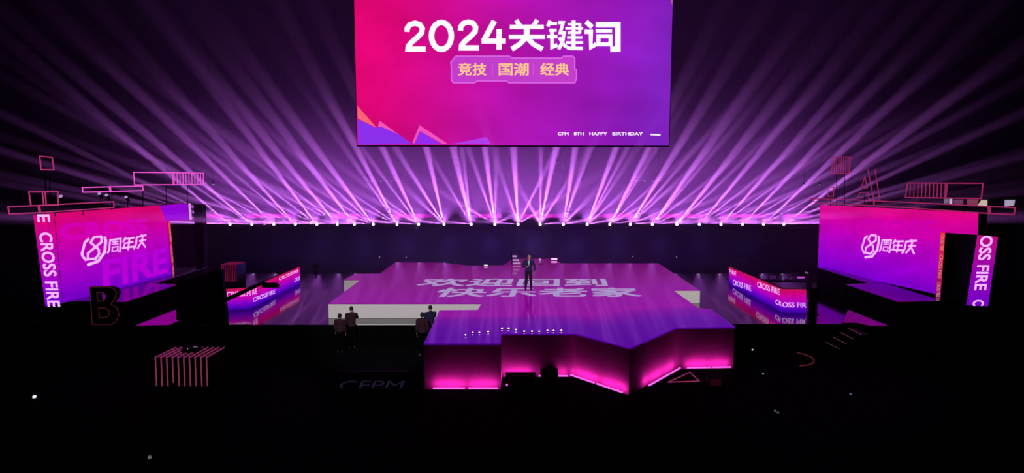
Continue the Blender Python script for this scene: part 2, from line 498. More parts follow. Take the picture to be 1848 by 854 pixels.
CHR = [([(756, 262), (588, 286), (572, 430), (548, 492)], 28), ([(752, 250), (740, 462), (712, 460)], 28),
       ([(618, 318), (716, 306)], 18), ([(612, 354), (716, 342)], 18), ([(666, 292), (664, 352)], 18), ([(622, 396), (708, 386), (702, 448), (618, 458)], 20, 1),
       ([(826, 238), (786, 318)], 26), ([(808, 274), (962, 246)], 26), ([(800, 338), (946, 312)], 24), ([(768, 412), (962, 384)], 28), ([(886, 250), (862, 442)], 28), ([(812, 330), (800, 405)], 24),
       ([(1072, 196), (1080, 226)], 26), ([(988, 246), (1148, 206)], 28), ([(998, 240), (986, 350), (952, 432)], 28), ([(1030, 302), (1144, 278)], 24), ([(1090, 238), (1070, 318), (1006, 418)], 26), ([(1078, 312), (1132, 400)], 28)]
def lmap(p): return PL.at(130 + p[0] / 8.54, 400 + p[1] / 8.54, .02)
strokes('eight_emblem', EMB, lmap, M_pale, lw)
strokes('anniversary_lettering', CHR, lmap, M_pale, lw)
M_strip = led_mat('edge_strip_picture', [(0, (120, 10, 110)), (.5, (190, 20, 90)), (1, (220, 40, 60))], 'v', .2, 8)
screen_mesh('edge_strip', Plane((-18.78, 0, 0), (1, 0, 0)), [(303, 400), (307, 399.5), (316, 512), (312, 513)], .1, [M_strip, M_black], lw, ((312, 513), (307, 399)))
M_amber = glow('amber_lettering', lin((235, 150, 120)), 1.0)
PLs = Plane((-18.74, 0, 0), (1, 0, 0))
for a, b in ((403, 436), (442, 474), (480, 510)):
    fx = lambda y: 303.6 + (y - 400) * .0805
    text_px('edge_strip_lettering', 'CROSS FIRE', PLs, (fx(a), a), (fx(b), b), (fx(a) + 3.2, a), M_amber, lw, 0, .01)
screen_mesh('end_strip', Plane((-18.76, 0, 0), (1, 0, 0)), [(339.5, 367.5), (344, 367), (346.5, 396.5), (342, 397)], .12, [glow('end_strip_white', lin((225, 150, 225))), M_black], lw, ((342, 397), (344, 367)))
PCL = YP(25.9)
lc = thing('led_column', 'narrow LED column with sideways white lettering at the outer end of the left LED wall', 'screen', (-19.0, 26.0, 2.0))
screen_mesh('column_panel', PCL, [(60, 388), (97, 384.5), (113, 547), (82, 554)], .03, [M_wall, M_black], lc, ((82, 552), (97, 384)))
def column_text(s, y0, y1, xl0, xr0, xl1, xr1, plane, parent):
    # letters read downwards: their tops point right
    O = plane.at(xl0, y0); U = plane.at(xl1, y1) - O; V = plane.at(xr0, y0) - O
    text('column_lettering', s, O, U, V, plane.n, M_pale, parent, .03, .02)
column_text('E', 387, 401, 67, 90, 68.5, 91.5, PCL, lc)
column_text('CROSS FIRE', 419.5, 554, 70.5, 94, 86.5, 110, PCL, lc)
rw = thing('led_wall', 'right side LED wall with an emblem of an eight and white characters, beside a black doorway', 'screen', (WX + .2, 31, 2.0))
screen_mesh('wall_panel', PR, [(1476, 484), (1480, 370), (1766, 384), (1764, 424), (1706, 420), (1695, 532)][::-1], .35, [M_wallR, M_black], rw, ((1695, 536), (1480, 369)))
A0, A1 = PL.at(170, 452), PL.at(264, 430)
B0, B1 = PR.at(1571.5, 445), PR.at(1655, 441)
def rmap(p):
    q = lmap(p)
    t = (q.y - A0.y) / (A1.y - A0.y)
    # same artwork, read from the far end towards the near end
    return Vector((WX - .02, B0.y + (B1.y - B0.y) * t, B0.z + (q.z - A0.z) * 1.0 + (B1.z - A1.z - B0.z + A0.z) * t))
strokes('eight_emblem', EMB, rmap, M_pale, rw)
strokes('anniversary_lettering', CHR, rmap, M_pale, rw)
text_px('ghost_lettering', 'CROSS', PR, (1545, 428), (1690, 436), (1545, 396), glow('ghost_magenta', lin((206, 0, 172))), rw, .05, .01)
screen_mesh('edge_strip', Plane((18.78, 0, 0), (-1, 0, 0)), [(1697, 419.5), (1706, 420), (1697, 541), (1687.5, 540)], .1, [M_strip, M_black], rw, ((1697, 541), (1697, 420)))
PRs = Plane((18.74, 0, 0), (-1, 0, 0))
for a, b in ((423, 452), (460, 502), (510, 536)):
    gx = lambda y: 1699.5 - (y - 420) * .083
    text_px('edge_strip_lettering', 'CROSS FIRE', PRs, (gx(a), a), (gx(b), b), (gx(a) + 6, a), M_amber, rw, 0, .01)
MB().prism([PR.at(1707, 421, -.3), PR.at(1762, 424.5, -.3), PR.at(1748, 544, -.3), PR.at(1697, 541, -.3)], (.08, 0, 0)).build('doorway_curtain', M_black, rw)
PCR = YP(25.4)
rc = thing('led_column', 'narrow LED column with sideways white lettering at the outer end of the right LED wall', 'screen', (19.2, 25.8, 2.0))
screen_mesh('column_panel', PCR, [(1764, 424), (1801, 428), (1783, 553), (1744, 551)][::-1], .25, [led_mat('column_picture', [(0, (118, 0, 200)), (.45, (150, 0, 180)), (.85, (180, 5, 140)), (1, (185, 8, 125))], 'v', .1, 4), M_black], rc, ((1744, 551), (1790, 424)))
column_text('OSS FIRE', 425.5, 524, 1769.5, 1792, 1757, 1779.5, PCR, rc)
column_text('C', 541.5, 552, 1755.5, 1776, 1754.2, 1774.5, PCR, rc)

# ------------------------------------------------------------------ platforms under the LED walls
zp = ZP(2.0)
def platform(sgn, label):
    t = thing('platform', label, 'platform', (sgn * 18.5, 30, ZW))
    pr = [zp.at(1475, 483), zp.at(1570, 512), zp.at(1527, 514), zp.at(1620, 545), zp.at(1745, 543)]
    pr = [Vector((p.x * sgn, p.y, 2.0)) for p in pr] + [Vector((sgn * 20.2, zp.at(1745, 543).y, 2.0)), Vector((sgn * 20.2, zp.at(1475, 483).y, 2.0))]
    MB().prism(pr, (0, 0, -.05)).build('polished_top', M_gloss, t)
    MB().prism([Vector((p.x + sgn * .02, p.y, 1.95)) for p in pr], (0, 0, -(1.95 - ZW))).build('body', M_velvet, t)
    for i in range(4):
        MB().tube([pr[i], pr[i + 1]], .014, seg=6).build('edge_trim', M_trim, t)
platform(-1, 'black platform with a polished top carrying the left LED wall')
platform(1, 'black platform with a polished top carrying the right LED wall')

# ------------------------------------------------------------------ LED barriers
BAR = [(0, (56, 0, 150)), (.12, (80, 0, 180)), (.3, (130, 0, 205)), (.5, (185, 0, 185)), (.72, (206, 0, 150)), (.88, (205, 5, 108)), (1, (190, 20, 72))]
M_bar = led_mat('barrier_picture', BAR, 'v', .12, 5)
fl = ZP(ZW)
def barrier(label, base, tops, texts):
    P = [fl.at(*p) for p in base]
    t = thing('led_barrier', label, 'screen', ((P[0].x + P[-1].x) / 2, (P[0].y + P[-1].y) / 2, ZW))
    for i in range(len(P) - 1):
        d = (P[i + 1] - P[i]); nn = Vector((d.y, -d.x, 0)).normalized()
        if nn.dot(CAM - P[i]) < 0: nn = -nn
        pl = Plane(P[i], nn)
        screen_mesh('screen_panel', pl, [base[i], base[i + 1], tops[i + 1], tops[i]], .16, [M_bar, M_black], t, (base[i] if d.length else base[i], tops[i + 1]))
        for s, bl, br, tl in texts[i]:
            text_px('ticker_lettering', s, pl, bl, br, tl, M_pale, t, .02, .015)
barrier('LED barrier with repeated white lettering on the left side stage, near the dark boom arm',
        [(407, 561), (453, 557.5), (541, 513)], [(405, 522), (453, 519), (541, 481.5)],
        [[('CROSS.FI', (409, 537), (452, 534), (409, 527))],
         [('RE', (455, 533), (463, 530), (455, 523)), ('CROSSFIRE', (456, 546), (496, 530), (456, 537.5)), ('CROSSFIRE', (503, 507), (538, 491), (503, 501)), ('CROS', (531, 510), (541, 505), (531, 503))]])
barrier('LED barrier with repeated white lettering on the right side stage, below the small console',
        [(1316, 513), (1411, 564), (1455, 566)], [(1316, 481.5), (1412, 522), (1455, 522.5)],
        [[('FIRE', (1316.5, 493), (1329, 498), (1316.5, 486)), ('CROSS FIRE', (1323, 514), (1356, 526), (1323, 504.5)), ('CROSS FIRE', (1367, 518), (1408, 533), (1367, 508)), ('CR', (1400, 549), (1411, 553), (1400, 540.5))],
         [('OSS FIR', (1412, 554.5), (1455, 555.5), (1412, 545.5))]])
for x, y, lab in ((1466, 567, 'slim black post standing at the near end of the right LED barrier'),):
    p = fl.at(x, y)
    t = thing('barrier_post', lab, 'post', (p.x, p.y, ZW))
    MB().box((p.x, p.y, ZW + .62), (.34, .25, 1.2), bevel=.02).build('column', M_black, t)
    MB().box((p.x, p.y, ZW + .02), (.44, .4, .04), bevel=.01).build('foot', M_black, t)

def floor_reflection(label, pxs, col):  # glowing patch standing in for the LED wall's reflection on the polished floor
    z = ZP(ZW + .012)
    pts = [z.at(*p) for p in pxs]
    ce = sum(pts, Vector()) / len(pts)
    t = thing('floor_reflection', label, 'screen', (ce.x, ce.y, ZW))
    MB().prism(pts, (0, 0, -.01)).build('display_panel', glow('painted_reflection', lin(col)), t)
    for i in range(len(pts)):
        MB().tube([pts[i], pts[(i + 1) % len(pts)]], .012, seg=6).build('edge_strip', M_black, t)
floor_reflection('painted violet screen reflection beside the platform of the left LED wall', [(242, 588.5), (322, 557), (325, 578), (306, 587)], (134, 0, 132))
floor_reflection('painted violet screen reflection beside the platform of the right LED wall', [(1530, 559), (1604, 588), (1570, 588.5), (1545, 583), (1520, 583)], (112, 4, 116))

# ------------------------------------------------------------------ back row: platform, ribbon, moving-head beam lights
BY = 61.8
rp = thing('rear_platform', 'long black platform at the back of the hall carrying the row of beam lights', 'platform', (0, 63, 0))
MB().box((0, 63, 2.66), (64, 3.4, .1)).build('platform_top', M_black, rp)
MB().box((0, 63, 1.3), (63.8, 3.2, 2.6)).build('skirt', M_hall, rp)
PB = YP(73)
seg = [(367, 404), (440, 532), (596, 655), (706, 782), (856, 905), (936, 1016), (1078, 1156), (1182, 1272), (1300, 1382), (1410, 1466)]
ordn = ['first', 'second', 'third', 'fourth', 'fifth', 'sixth', 'seventh', 'eighth', 'ninth', 'tenth', 'eleventh', 'twelfth', 'thirteenth']
bal = thing('balcony_front', 'dark balcony front behind the beam lights, carrying magenta ribbon displays', 'balcony', (0, 73.6, 0))
MB().box((0, 73.5, 1.85), (70, .8, 3.7)).build('parapet', M_hall, bal)
MB().tube([(-35, 73.2, 4.35), (35, 73.2, 4.35)], .05).build('handrail', M_black, bal)
for i in range(15):
    MB().tube([(-35 + 5 * i, 73.2, 3.7), (-35 + 5 * i, 73.2, 4.35)], .04).build('post', M_black, bal)
M_rib = led_mat('ribbon_picture', [(0, (150, 10, 170)), (.25, (240, 20, 210)), (.7, (255, 40, 220)), (1, (150, 10, 190))], 'u', .35, 6, 1.3)
for i, (a, b_) in enumerate(seg):
    rb = thing('ribbon_display', f'magenta ribbon display on the far balcony, {ordn[i] if i < 5 else ordn[9 - i]} from the {"left" if i < 5 else "right"} end', 'screen', PB.at((a + b_) / 2, 392), 'ribbon displays on the far balcony')
    screen_mesh('display_panel', PB, [(a, 393), (b_, 393), (b_, 386.5), (a, 386.5)], .08, [M_rib, M_black], rb, ((a, 393), (b_, 386)))
    MB().tube([PB.at(a, 394) + Vector((0, .04, 0)), PB.at(b_, 394) + Vector((0, .04, 0))], .03).build('mounting_rail', M_black, rb)

LX = [414, 453, 493, 532, 571, 608, 639, 673, 716, 755, 801, 850, 893, 935, 975, 1017, 1060, 1101, 1138, 1178, 1222, 1263, 1302, 1341, 1379, 1416]
M_lens = glow('beam_lens', (1.0, .78, 1.0), 14)
BEAM_COL = (.60, .15, .85)
FAN = ((.075, .8, .45), (.135, .9, .7), (.20, 1.0, .8), (.285, 1.2, .9), (.40, 2.1, 1.0))
random.seed(11)
lights_cache = {}
def beam_light(i, kw, pw):
    key = (round(kw, 2), round(pw, 2))
    if key not in lights_cache:
        l = bpy.data.lights.new('beam', 'SPOT')
        l.energy, l.color = BEAM_POWER * pw, BEAM_COL
        l.spot_size, l.spot_blend, l.shadow_soft_size = math.radians(kw), .6, .04
        lights_cache[key] = l
    return lights_cache[key]
def moving_head(label, loc):
    t = thing('moving_head_light', label, 'stage light', loc, 'beam lights along the back platform')
    L = Vector(loc)
    MB().box(L + Vector((0, 0, .07)), (.36, .3, .14), bevel=.02).build('base', M_black, t)
    y = MB()
    y.cone(L + Vector((0, 0, .14)), L + Vector((0, 0, .19)), .12, .12)
    y.box(L + Vector((0, 0, .205)), (.40, .1, .05), bevel=.01)
    for s in (-1, 1): y.box(L + Vector((s * .185, 0, .33)), (.04, .1, .28), bevel=.01)
    y.build('yoke', M_black, t)
    d = Vector((0, -.97, .25)); c = L + Vector((0, 0, .40))
    h = MB()
    h.cone(c - d * .2, c + d * .02, .10, .15, 20); h.cone(c + d * .02, c + d * .2, .15, .135, 20)
    hd = h.build('head', M_black, t)
    hd_l = MB()
    hd_l.cone(c + d * .2, c + d * .212, .12, .11, 20)
    hd_l.build('lens', M_lens, hd)
    return t
mh0 = None
for i, px in enumerate(LX):
    loc = Vector(((px - 924) / F * 61.55 * 1.0, BY, 2.71))
    lab = f'bright moving head beam light on the back platform, {ordn[i] if i < 13 else ordn[25 - i]} from the {"left" if i < 13 else "right"} end'
    if mh0 is None:
        t = mh0 = moving_head(lab, loc)
        proto_parts = t
    else:
        t = copy_tree(mh0); t.location = loc; t['label'] = lab
    LAMPS = globals().setdefault('LAMPS', [])
    LAMPS.append(t)
for i, t in enumerate(LAMPS):
    c = Vector((0, -.36, .49))
    off = abs(LX[i] - 924) / 500.0
    centre = max(0, 1 - off * 5.5)
    for j, (k, w, pw) in enumerate(FAN):
        dx = random.uniform(-.03, .03)
        if centre > 0: dx += centre * (-.16, .15, -.07, .08, 0)[j] * (1 if i % 2 else -1)
        kk = k * random.uniform(.88, 1.14)
        d = Vector((dx, -1, kk))
        fade = 1.0 - .45 * off
        if j == 0: fade = .6 + 1.2 * off
        o = bpy.data.objects.new('beam', beam_light(i, w, pw * round(fade, 1)))
        COL.objects.link(o); o.parent = t; o.location = c
        o.rotation_euler = d.to_track_quat('-Z', 'Y').to_euler()
# wide spots added at the lamps, lifting the haze between the beams
for i, t in enumerate(LAMPS):
    c = t.location + Vector((0, -.30, .47))
    spot('haze_fill', c, c + Vector((0, -.85, .85)), WASH_POWER * (1.35 - abs(LX[i] - 924) / 620), 76, (.46, .09, .78), 1.0, .06, t)

# unseen blue spots added low before the rear platform, tinting the haze
for i in range(12):
    x = -22 + 4 * i
    spot('blue_haze_fill', (x, 61.0, 1.3), (x * .95, 50, .6), BLUE_POWER * (1.15 - abs(x) / 24), 120, (.17, .08, .85), 1.0, 1.2)

# ------------------------------------------------------------------ LED battens along the stage front
M_tube = glow('batten_diffuser', lin((232, 96, 226)), 1.25)
edges = {'a': ((765, 620), (903.5, 620)), 'r': ((903.5, 620), (905, 602.5)), 'b': ((905, 602.5), (1040, 602.5)),
         'c': ((1040, 602.5), (1137, 628)), 'd': ((1137, 628), (1221, 591.5)), 'e': ((1221, 591.5), (1327, 590))}
where = {'a': 'below the left end of the stage front', 'r': 'along the short return wall of the stage front', 'b': 'below the flat middle of the stage front',
         'c': 'on the slope left of the stage point', 'd': 'on the slope right of the stage point', 'e': 'below the right end of the stage front'}
batt = [('a', .13, .53, 'left of two'), ('a', .59, .955, 'right of two'), ('r', .1, .9, 'short'), ('b', .05, .40, 'hidden behind the case'), ('b', .50, .88, 'in the open'),
        ('c', -.02, .44, 'upper'), ('c', .50, .95, 'lower'), ('d', .28, .40, 'lowest short piece'), ('d', .43, .70, 'middle'), ('d', .73, .97, 'upper'),
        ('e', .17, .55, 'left of two'), ('e', .59, .9, 'right of two')]
for e, t0, t1, wh in batt:
    P0, P1 = D_.at(*edges[e][0]), D_.at(*edges[e][1])
    d = (P1 - P0); out = Vector((d.y, -d.x, 0)).normalized()
    if e != 'r' and out.dot(Vector((0, -1, 0))) < 0: out = -out
    if e == 'r': out = Vector((1, -.05, 0)).normalized()
    a = P0 + d * t0 + out * .21; b2 = P0 + d * t1 + out * .21
    a.z = b2.z = .12
    t = thing('led_batten', f'pink LED batten {where[e]}, {wh}', 'light', ((a.x + b2.x) / 2, (a.y + b2.y) / 2, 0), 'LED battens along the foot of the stage front')
    MB().tube([a, b2], .032, seg=10).build('diffuser', M_tube, t)
    dn = (b2 - a).normalized()
    hs_ = MB()
    for q in (.12, .88):
        hs_.box(a.lerp(b2, q) + Vector((0, 0, -.075)), (.08, .08, .09), math.atan2(d.y, d.x))
    hs_.box((a + b2) / 2 + Vector((0, 0, -.03)) - out * .02, ((b2 - a).length, .05, .03), math.atan2(d.y, d.x))
    hs_.build('housing', M_black, t)
    l = bpy.data.lights.new('batten_light', 'AREA'); l.shape = 'RECTANGLE'
    l.size, l.size_y = (b2 - a).length, .04
    l.energy, l.color = BATTEN_POWER * (b2 - a).length, (1.0, .02, .50)
    lo = bpy.data.objects.new('batten_light', l); COL.objects.link(lo)
    zdir = -(-out * .9 + Vector((0, 0, .45))).normalized()
    ydir = zdir.cross(dn).normalized(); xdir = ydir.cross(zdir)
    lo.parent = t
    lo.matrix_basis = Matrix.Translation((a + b2) / 2 + Vector((0, 0, .05)) - out * .04 - t.location) @ Matrix((xdir, ydir, zdir)).transposed().to_4x4()
def at_floor(px, py, z=0.0): return ZP(z).at(px, py)

def case(name, label, cat, c, s, parent_parts=True):
    t = thing(name, label, cat, (c[0], c[1], c[2]))
    MB().box((c[0], c[1], c[2] + s[2] / 2), s, bevel=.015).build('case_body', M_black, t)
    for sx in (-1, 1):
        MB().box((c[0] + sx * s[0] * .5, c[1] - s[1] * .5, c[2] + s[2] / 2), (.03, .03, s[2])).build('corner_trim', M_black, t)
    return t
p = at_floor(940, 701)
case('equipment_case', 'low black equipment case against the stage front beside the short return wall', 'case', (p.x, p.y + .3, 0), (1.05, .55, .40))
p = at_floor(992, 690)
t = thing('floor_monitor', 'small black wedge monitor above the open LED batten', 'speaker', (p.x, p.y + .35, 0))
w_ = .62
MB().prism([(p.x - w_ / 2, p.y + .1, 0), (p.x - w_ / 2, p.y + .55, 0), (p.x - w_ / 2, p.y + .55, .34), (p.x - w_ / 2, p.y + .3, .34), (p.x - w_ / 2, p.y + .1, .14)], (w_, 0, 0)).build('cabinet', M_black, t)
MB().prism([(p.x - w_ * .45, p.y + .115, .17), (p.x - w_ * .45, p.y + .28, .335), (p.x - w_ * .45, p.y + .27, .345), (p.x - w_ * .45, p.y + .105, .18)], (w_ * .9, 0, 0)).build('grille', M_hall, t)

# row of tiny glowing dots on the front of the deck
M_dot = glow('deck_dot_glow', (1.0, .85, 1.0), 3)
FL = [(840, 606.5), (853, 602), (865, 602), (881, 600.5), (906, 594.5), (918, 594.5), (931, 597), (946, 600), (960, 600), (973, 600), (988, 598.5), (999, 598.5), (1013, 598)]
fl0 = None
for i, (x, y) in enumerate(FL):
    q = D_.at(x, y)
    lab = f'tiny white glowing dot on the purple front deck, {ordn[i] if i < 7 else ordn[12 - i]} from the {"left" if i < 7 else "right"}'
    if fl0 is None:
        t = fl0 = thing('deck_dot', lab, 'light', q, 'glowing dots on the front deck')
        MB().cone(q, q + Vector((0, 0, .025)), .05, .04).build('housing', M_black, t)
        MB().ball(q + Vector((0, 0, .035)), (.026, .026, .024)).build('lens', M_dot, t)
    else:
        t = copy_tree(fl0); t.location = q; t['label'] = lab
        if 3 <= i <= 8: t.scale = (1.3, 1.3, 1.1)

# ------------------------------------------------------------------ neon frames over the LED walls
def neon(name, label, plane, outline, dividers=(), bars=None, mat=None, off=.12, base=None, cat='neon sign', r=.024, mounts=()):
    mat = mat or M_neon
    pts = [plane.at(x, y, off) for x, y in outline]
    c = sum(pts, Vector()) / len(pts); zb = min(p.z for p in pts)
    t = thing(name, label, cat, (c.x, c.y, base if base is not None else zb))
    MB().tube(pts, r, True).build('outline_tube', mat, t)
    for a, b_, k in dividers:
        MB().tube([plane.at(*a, off), plane.at(*b_, off)], r * k).build('divider_tube', mat, t)
    if bars:
        (xa, ya0, ya1), (xb, yb0, yb1), nb = bars
        for i in range(nb):
            f_ = i / (nb - 1)
            MB().tube([plane.at(xa + (xb - xa) * f_, ya0 + (yb0 - ya0) * f_, off), plane.at(xa + (xb - xa) * f_ + (-1.0 if xa > 924 else .6), ya1 + (yb1 - ya1) * f_, off)], r * .8).build('bar_tube', mat, t)
    for (x, y0, y1) in mounts:
        MB().tube([plane.at(x, y0, off - .06), plane.at(x, y1, off - .06)], .02, seg=6).build('mounting_pole', M_black, t)
    return t
neon('neon_sign', 'small square neon outline floating highest above the left LED column', PL, [(71.5, 282), (94, 284), (97.5, 306.5), (74, 306)], mounts=((82, 305, 386), (90, 306, 386)))
neon('neon_sign', 'pair of joined square neon outlines just above the left LED column', PL, [(52, 346.5), (104, 345.5), (105.5, 370.5), (56, 371.5)],
     [((76.5, 346), (79, 371), 1), ((81.5, 346), (83.5, 371), 1)], mounts=((66, 371, 387), (98, 370, 386)))
neon('neon_sign', 'long slim neon outline lying along the top of the left LED wall', PL, [(14.5, 373.5), (70, 371), (205, 364), (206, 374.5), (72, 384), (17, 386.5)], [((70, 371), (72, 384), 1.8)], mounts=((150, 378, 388), (100, 382, 390)))
neon('neon_sign', 'slim pink neon outline with one divider over the middle of the left LED wall', PL, [(148.5, 338.5), (257.5, 335.8), (258.5, 344), (149.7, 347)], [((198, 337), (199.5, 346), 1.8)], mat=M_neon_pink, mounts=((202, 346, 380), (258, 344, 374)))
neon('neon_sign', 'wide neon outline with a barred right end over the left LED wall', PL, [(241, 311), (367, 312.5), (367, 333), (243, 333.8)], [((311.5, 312), (312.5, 333.5), 1)],
     ((314, 312, 333), (362, 312.5, 333), 10), mat=M_neon_pink, mounts=((300, 333, 372), (338, 333, 369)))
neon('neon_sign', 'barred square neon outline floating highest above the right LED wall', PR, [(1504, 283), (1535, 283.5), (1532, 313.5), (1500, 313)], bars=((1506, 283, 313), (1531, 283.5, 313.5), 7), mounts=((1510, 313, 371), (1524, 313, 371)), mat=M_neon_red)
neon('neon_sign', 'tiny upright neon outline left of the letter A above the right LED wall', PR, [(1496, 338), (1505, 338), (1504, 354.5), (1494, 354.5)], mounts=((1499, 354, 371),), mat=M_neon_red)
neon('neon_sign', 'very long slim neon outline along the top of the right LED wall', PR, [(1462, 358.5), (1545, 361), (1640, 365.5), (1832, 375), (1830, 387.5), (1786, 385.5), (1640, 375), (1545, 369.5), (1474, 367)],
     [((1785, 372.5), (1786, 385.5), 2.2), ((1501.5, 360), (1501.5, 368.5), 1), ((1577, 362.5), (1577.5, 371), 1.6)], mounts=((1550, 369, 374), (1700, 379, 382)), mat=M_neon_red)
neon('neon_sign', 'wide neon outline with a barred left end over the right LED wall', PR, [(1638, 330.5), (1774, 331), (1771, 358.5), (1634, 356.5)], [((1709.5, 331), (1707, 357), 1)],
     ((1643, 330.5, 356.5), (1706, 331, 357), 10), mounts=((1660, 357, 379), (1740, 358, 384)), mat=M_neon_red)
t = thing('neon_letter', 'neon outline of the letter A standing on the right LED wall', 'neon sign', PR.at(1567, 362, .12))
for nm, pts, cl in (('stroke_tube', [(1566.5, 306), (1571, 332), (1577, 361)], False), ('stroke_tube', [(1579, 306), (1583, 332), (1588, 361)], False), ('counter_tube', [(1561, 318.5), (1554, 339.5), (1565, 339.5)], True),
                    ('foot_tube', [(1547.5, 358.5), (1552, 347.5), (1566, 347.5), (1568.5, 359)], False)):
    MB().tube([PR.at(x, y, .12) for x, y in pts], .022, cl).build(nm, M_neon_red, t)
MB().tube([PR.at(1560, 352, .05), PR.at(1560, 372, .05)], .02, seg=6).build('mounting_pole', M_black, t)

# small can lamps clamped over the left LED wall
M_can = glow('can_lamp_glow', lin((178, 140, 205)), 1.0)
for i, (x, y, lab) in enumerate(((112, 357, 'leftmost, beside the joined neon squares'), (181, 352, 'second from the left'), (194, 354.5, 'third from the left'), (229, 358, 'rightmost'))):
    c = PL.at(x, y, -.2)
    t = thing('can_light', f'small can light over the left LED wall, {lab}', 'stage light', c, 'can lights over the left LED wall')
    MB().cone(c + Vector((-.02, .16, -.12)), c + Vector((.02, -.1, .06)), .07, .085).build('can_body', M_black, t)
    MB().cone(c + Vector((.02, -.1, .06)), c + Vector((.022, -.115, .07)), .075, .07).build('lens', M_can, t)
    MB().tube([c + Vector((0, .03, -.03)), Vector((c.x, c.y + .03, PL.at(x, 385 - (x - 96) * 18 / 244, -.2).z + .03))], .018, seg=6).build('clamp_pole', M_black, t)

# ------------------------------------------------------------------ letter B on its plinth, masking flat, boom arm
PBm = YP(26.3)
t = thing('letter_sign', 'big black letter B with a dim red outline in front of the left LED wall', 'letter sign', (PBm.at(188, 586).x, 26.3, PBm.at(188, 586).z))
outB = [(162, 518.5), (196, 518), (206, 521.5), (210.5, 529), (206, 541.5), (200, 548.5), (210.5, 555), (215, 568), (209, 581), (200, 586), (176, 586), (166.5, 586)]
c1 = [(174.5, 528.5), (186, 528), (191, 534), (189, 541), (184, 543.5), (176.5, 543.5)]
c2 = [(178, 556), (190, 555.5), (197, 562), (196, 570), (190, 573.5), (179.5, 573.5)]
mb = MB(); bm_ = mb.bm
loops = [[PBm.at(*p) for p in L_] for L_ in (outB, c1, c2)]
edges_ = []
for L_ in loops:
    v = [bm_.verts.new(q) for q in L_]
    edges_ += [bm_.edges.new((v[i], v[(i + 1) % len(v)])) for i in range(len(v))]
bmesh.ops.triangle_fill(bm_, edges=edges_, use_beauty=True)
ex = bmesh.ops.extrude_face_region(bm_, geom=bm_.faces[:])
bmesh.ops.translate(bm_, vec=(0, .32, 0), verts=[v for v in ex['geom'] if isinstance(v, bmesh.types.BMVert)])
mb.build('letter_body', M_black, t)
for L_, nm in ((outB, 'outline_tube'), (c1, 'counter_tube'), (c2, 'counter_tube')):
    MB().tube([PBm.at(*q, .02) for q in L_], .018, True, 6).build(nm, M_neon_dim, t)
bx, bz = PBm.at(188, 586).x, PBm.at(188, 586).z
t = thing('plinth', 'black plinth under the letter B', 'plinth', (bx, 26.45, 0))
MB().box((bx, 26.42, bz / 2 - .02), (1.5, .5, bz - .04), bevel=.02).build('body', M_black, t)
MB().box((bx, 26.42, bz - .02), (1.56, .56, .04)).build('top_board', M_black, t)
PM = YP(27.9)
t = thing('masking_flat', 'tall black masking flat with a sloping top left of the LED barrier', 'panel', (PM.at(365, 590).x, 28.0, ZW))
MB().prism([PM.at(*q) for q in ((318, 512), (358, 499), (392, 487), (400, 488), (409, 578), (318, 578))], (0, .25, 0)).build('panel_face', M_black, t)
q = PM.at(365, 578)
MB().prism([(q.x - .6, 28.15, ZW), (q.x - .6, 29.0, ZW), (q.x - .6, 28.15, 2.3)], (.08, 0, 0)).build('brace', M_black, t)
PA = YP(27.4)
t = thing('boom_arm', 'dark boom arm on a tripod reaching across the left LED barrier', 'boom arm', (PA.at(400, 545).x, 27.4, 0))
a, b_, cc = PA.at(384, 552), PA.at(478, 509), PA.at(487, 515)
MB().cone(a, b_, .11, .06, 12).build('arm', M_black, t)
MB().box(cc, (.62, .3, .2), bevel=.04).cone(cc + Vector((.2, -.1, 0)), cc + Vector((.42, -.14, .0)), .07, .09).build('camera_head', M_black, t)
MB().box(a - Vector((.1, 0, .08)), (.3, .3, .3), bevel=.03).build('counterweight', M_black, t)
pv = a.lerp(b_, .12)
for ang in (90, 210, 330):
    MB().tube([pv, (pv.x + .45 * math.cos(math.radians(ang)), 26.6 + .25 * math.sin(math.radians(ang)), 0.02)], .03, seg=6).build('tripod_leg', M_black, t)

# ------------------------------------------------------------------ striped neon cubes
def striped_cube(label, x0, x1, y0, y1, z0, z1, nbar, mat, r, lower=0.0):
    t = thing('striped_cube', label, 'cube', ((x0 + x1) / 2, (y0 + y1) / 2, z0))
    MB().box(((x0 + x1) / 2, (y0 + y1) / 2, (z0 + z1) / 2), (x1 - x0, y1 - y0, z1 - z0), bevel=.02).build('cube_body', M_gloss_red, t)
    for i in range(nbar):
        x = x0 + .04 + (x1 - x0 - .08) * i / (nbar - 1)
        zl = z0 + .03 + lower + (.12 if (i == 3 and nbar == 10) else 0)
        MB().tube([(x, y0 - r * .7, zl), (x, y0 - r * .7, z1 + r * .7), (x, y1 - .03, z1 + r * .7)], r, seg=6).build('neon_bar', mat, t)
    return t
M_gloss_red = paint('dark_lacquer', (.012, .002, .006), .3, .5)
M_stripe = glow('stripe_neon', lin((122, 44, 80)), 1.0)
p0, p1 = at_floor(281, 698), at_floor(377, 698)
striped_cube('low cube wrapped in red neon stripes on the dark floor at lower left', p0.x, p1.x, p0.y, p0.y + 1.35, 0, 1.02, 10, M_stripe, .021)
cx_ = (p0.x + p1.x) / 2 - .05; cyy = p0.y + .85
t = thing('dome_camera', 'small dark dome device with two glints on top of the low striped cube', 'camera', (cx_, cyy, 1.05))
MB().cone((cx_, cyy, 1.05), (cx_, cyy, 1.1), .36, .34, 20).ball((cx_, cyy, 1.1), (.3, .3, .14), 20).build('dome', M_black, t)
MB().ball((cx_ - .02, cyy - .26, 1.17), .018).build('painted_glint', M_lens_small if 'M_lens_small' in globals() else glow('glint_white', lin((170, 160, 190))), t)  # glint on the dome, painted as a small glowing ball
MB().box((cx_ + .2, cyy - .15, 1.21), (.14, .03, .02)).build('painted_glint_bar', glow('glint_grey', lin((110, 100, 130))), t)  # second glint, painted as a glowing bar
PCb = YP(33.0)
a, b_ = PCb.at(399, 478), PCb.at(427, 478)
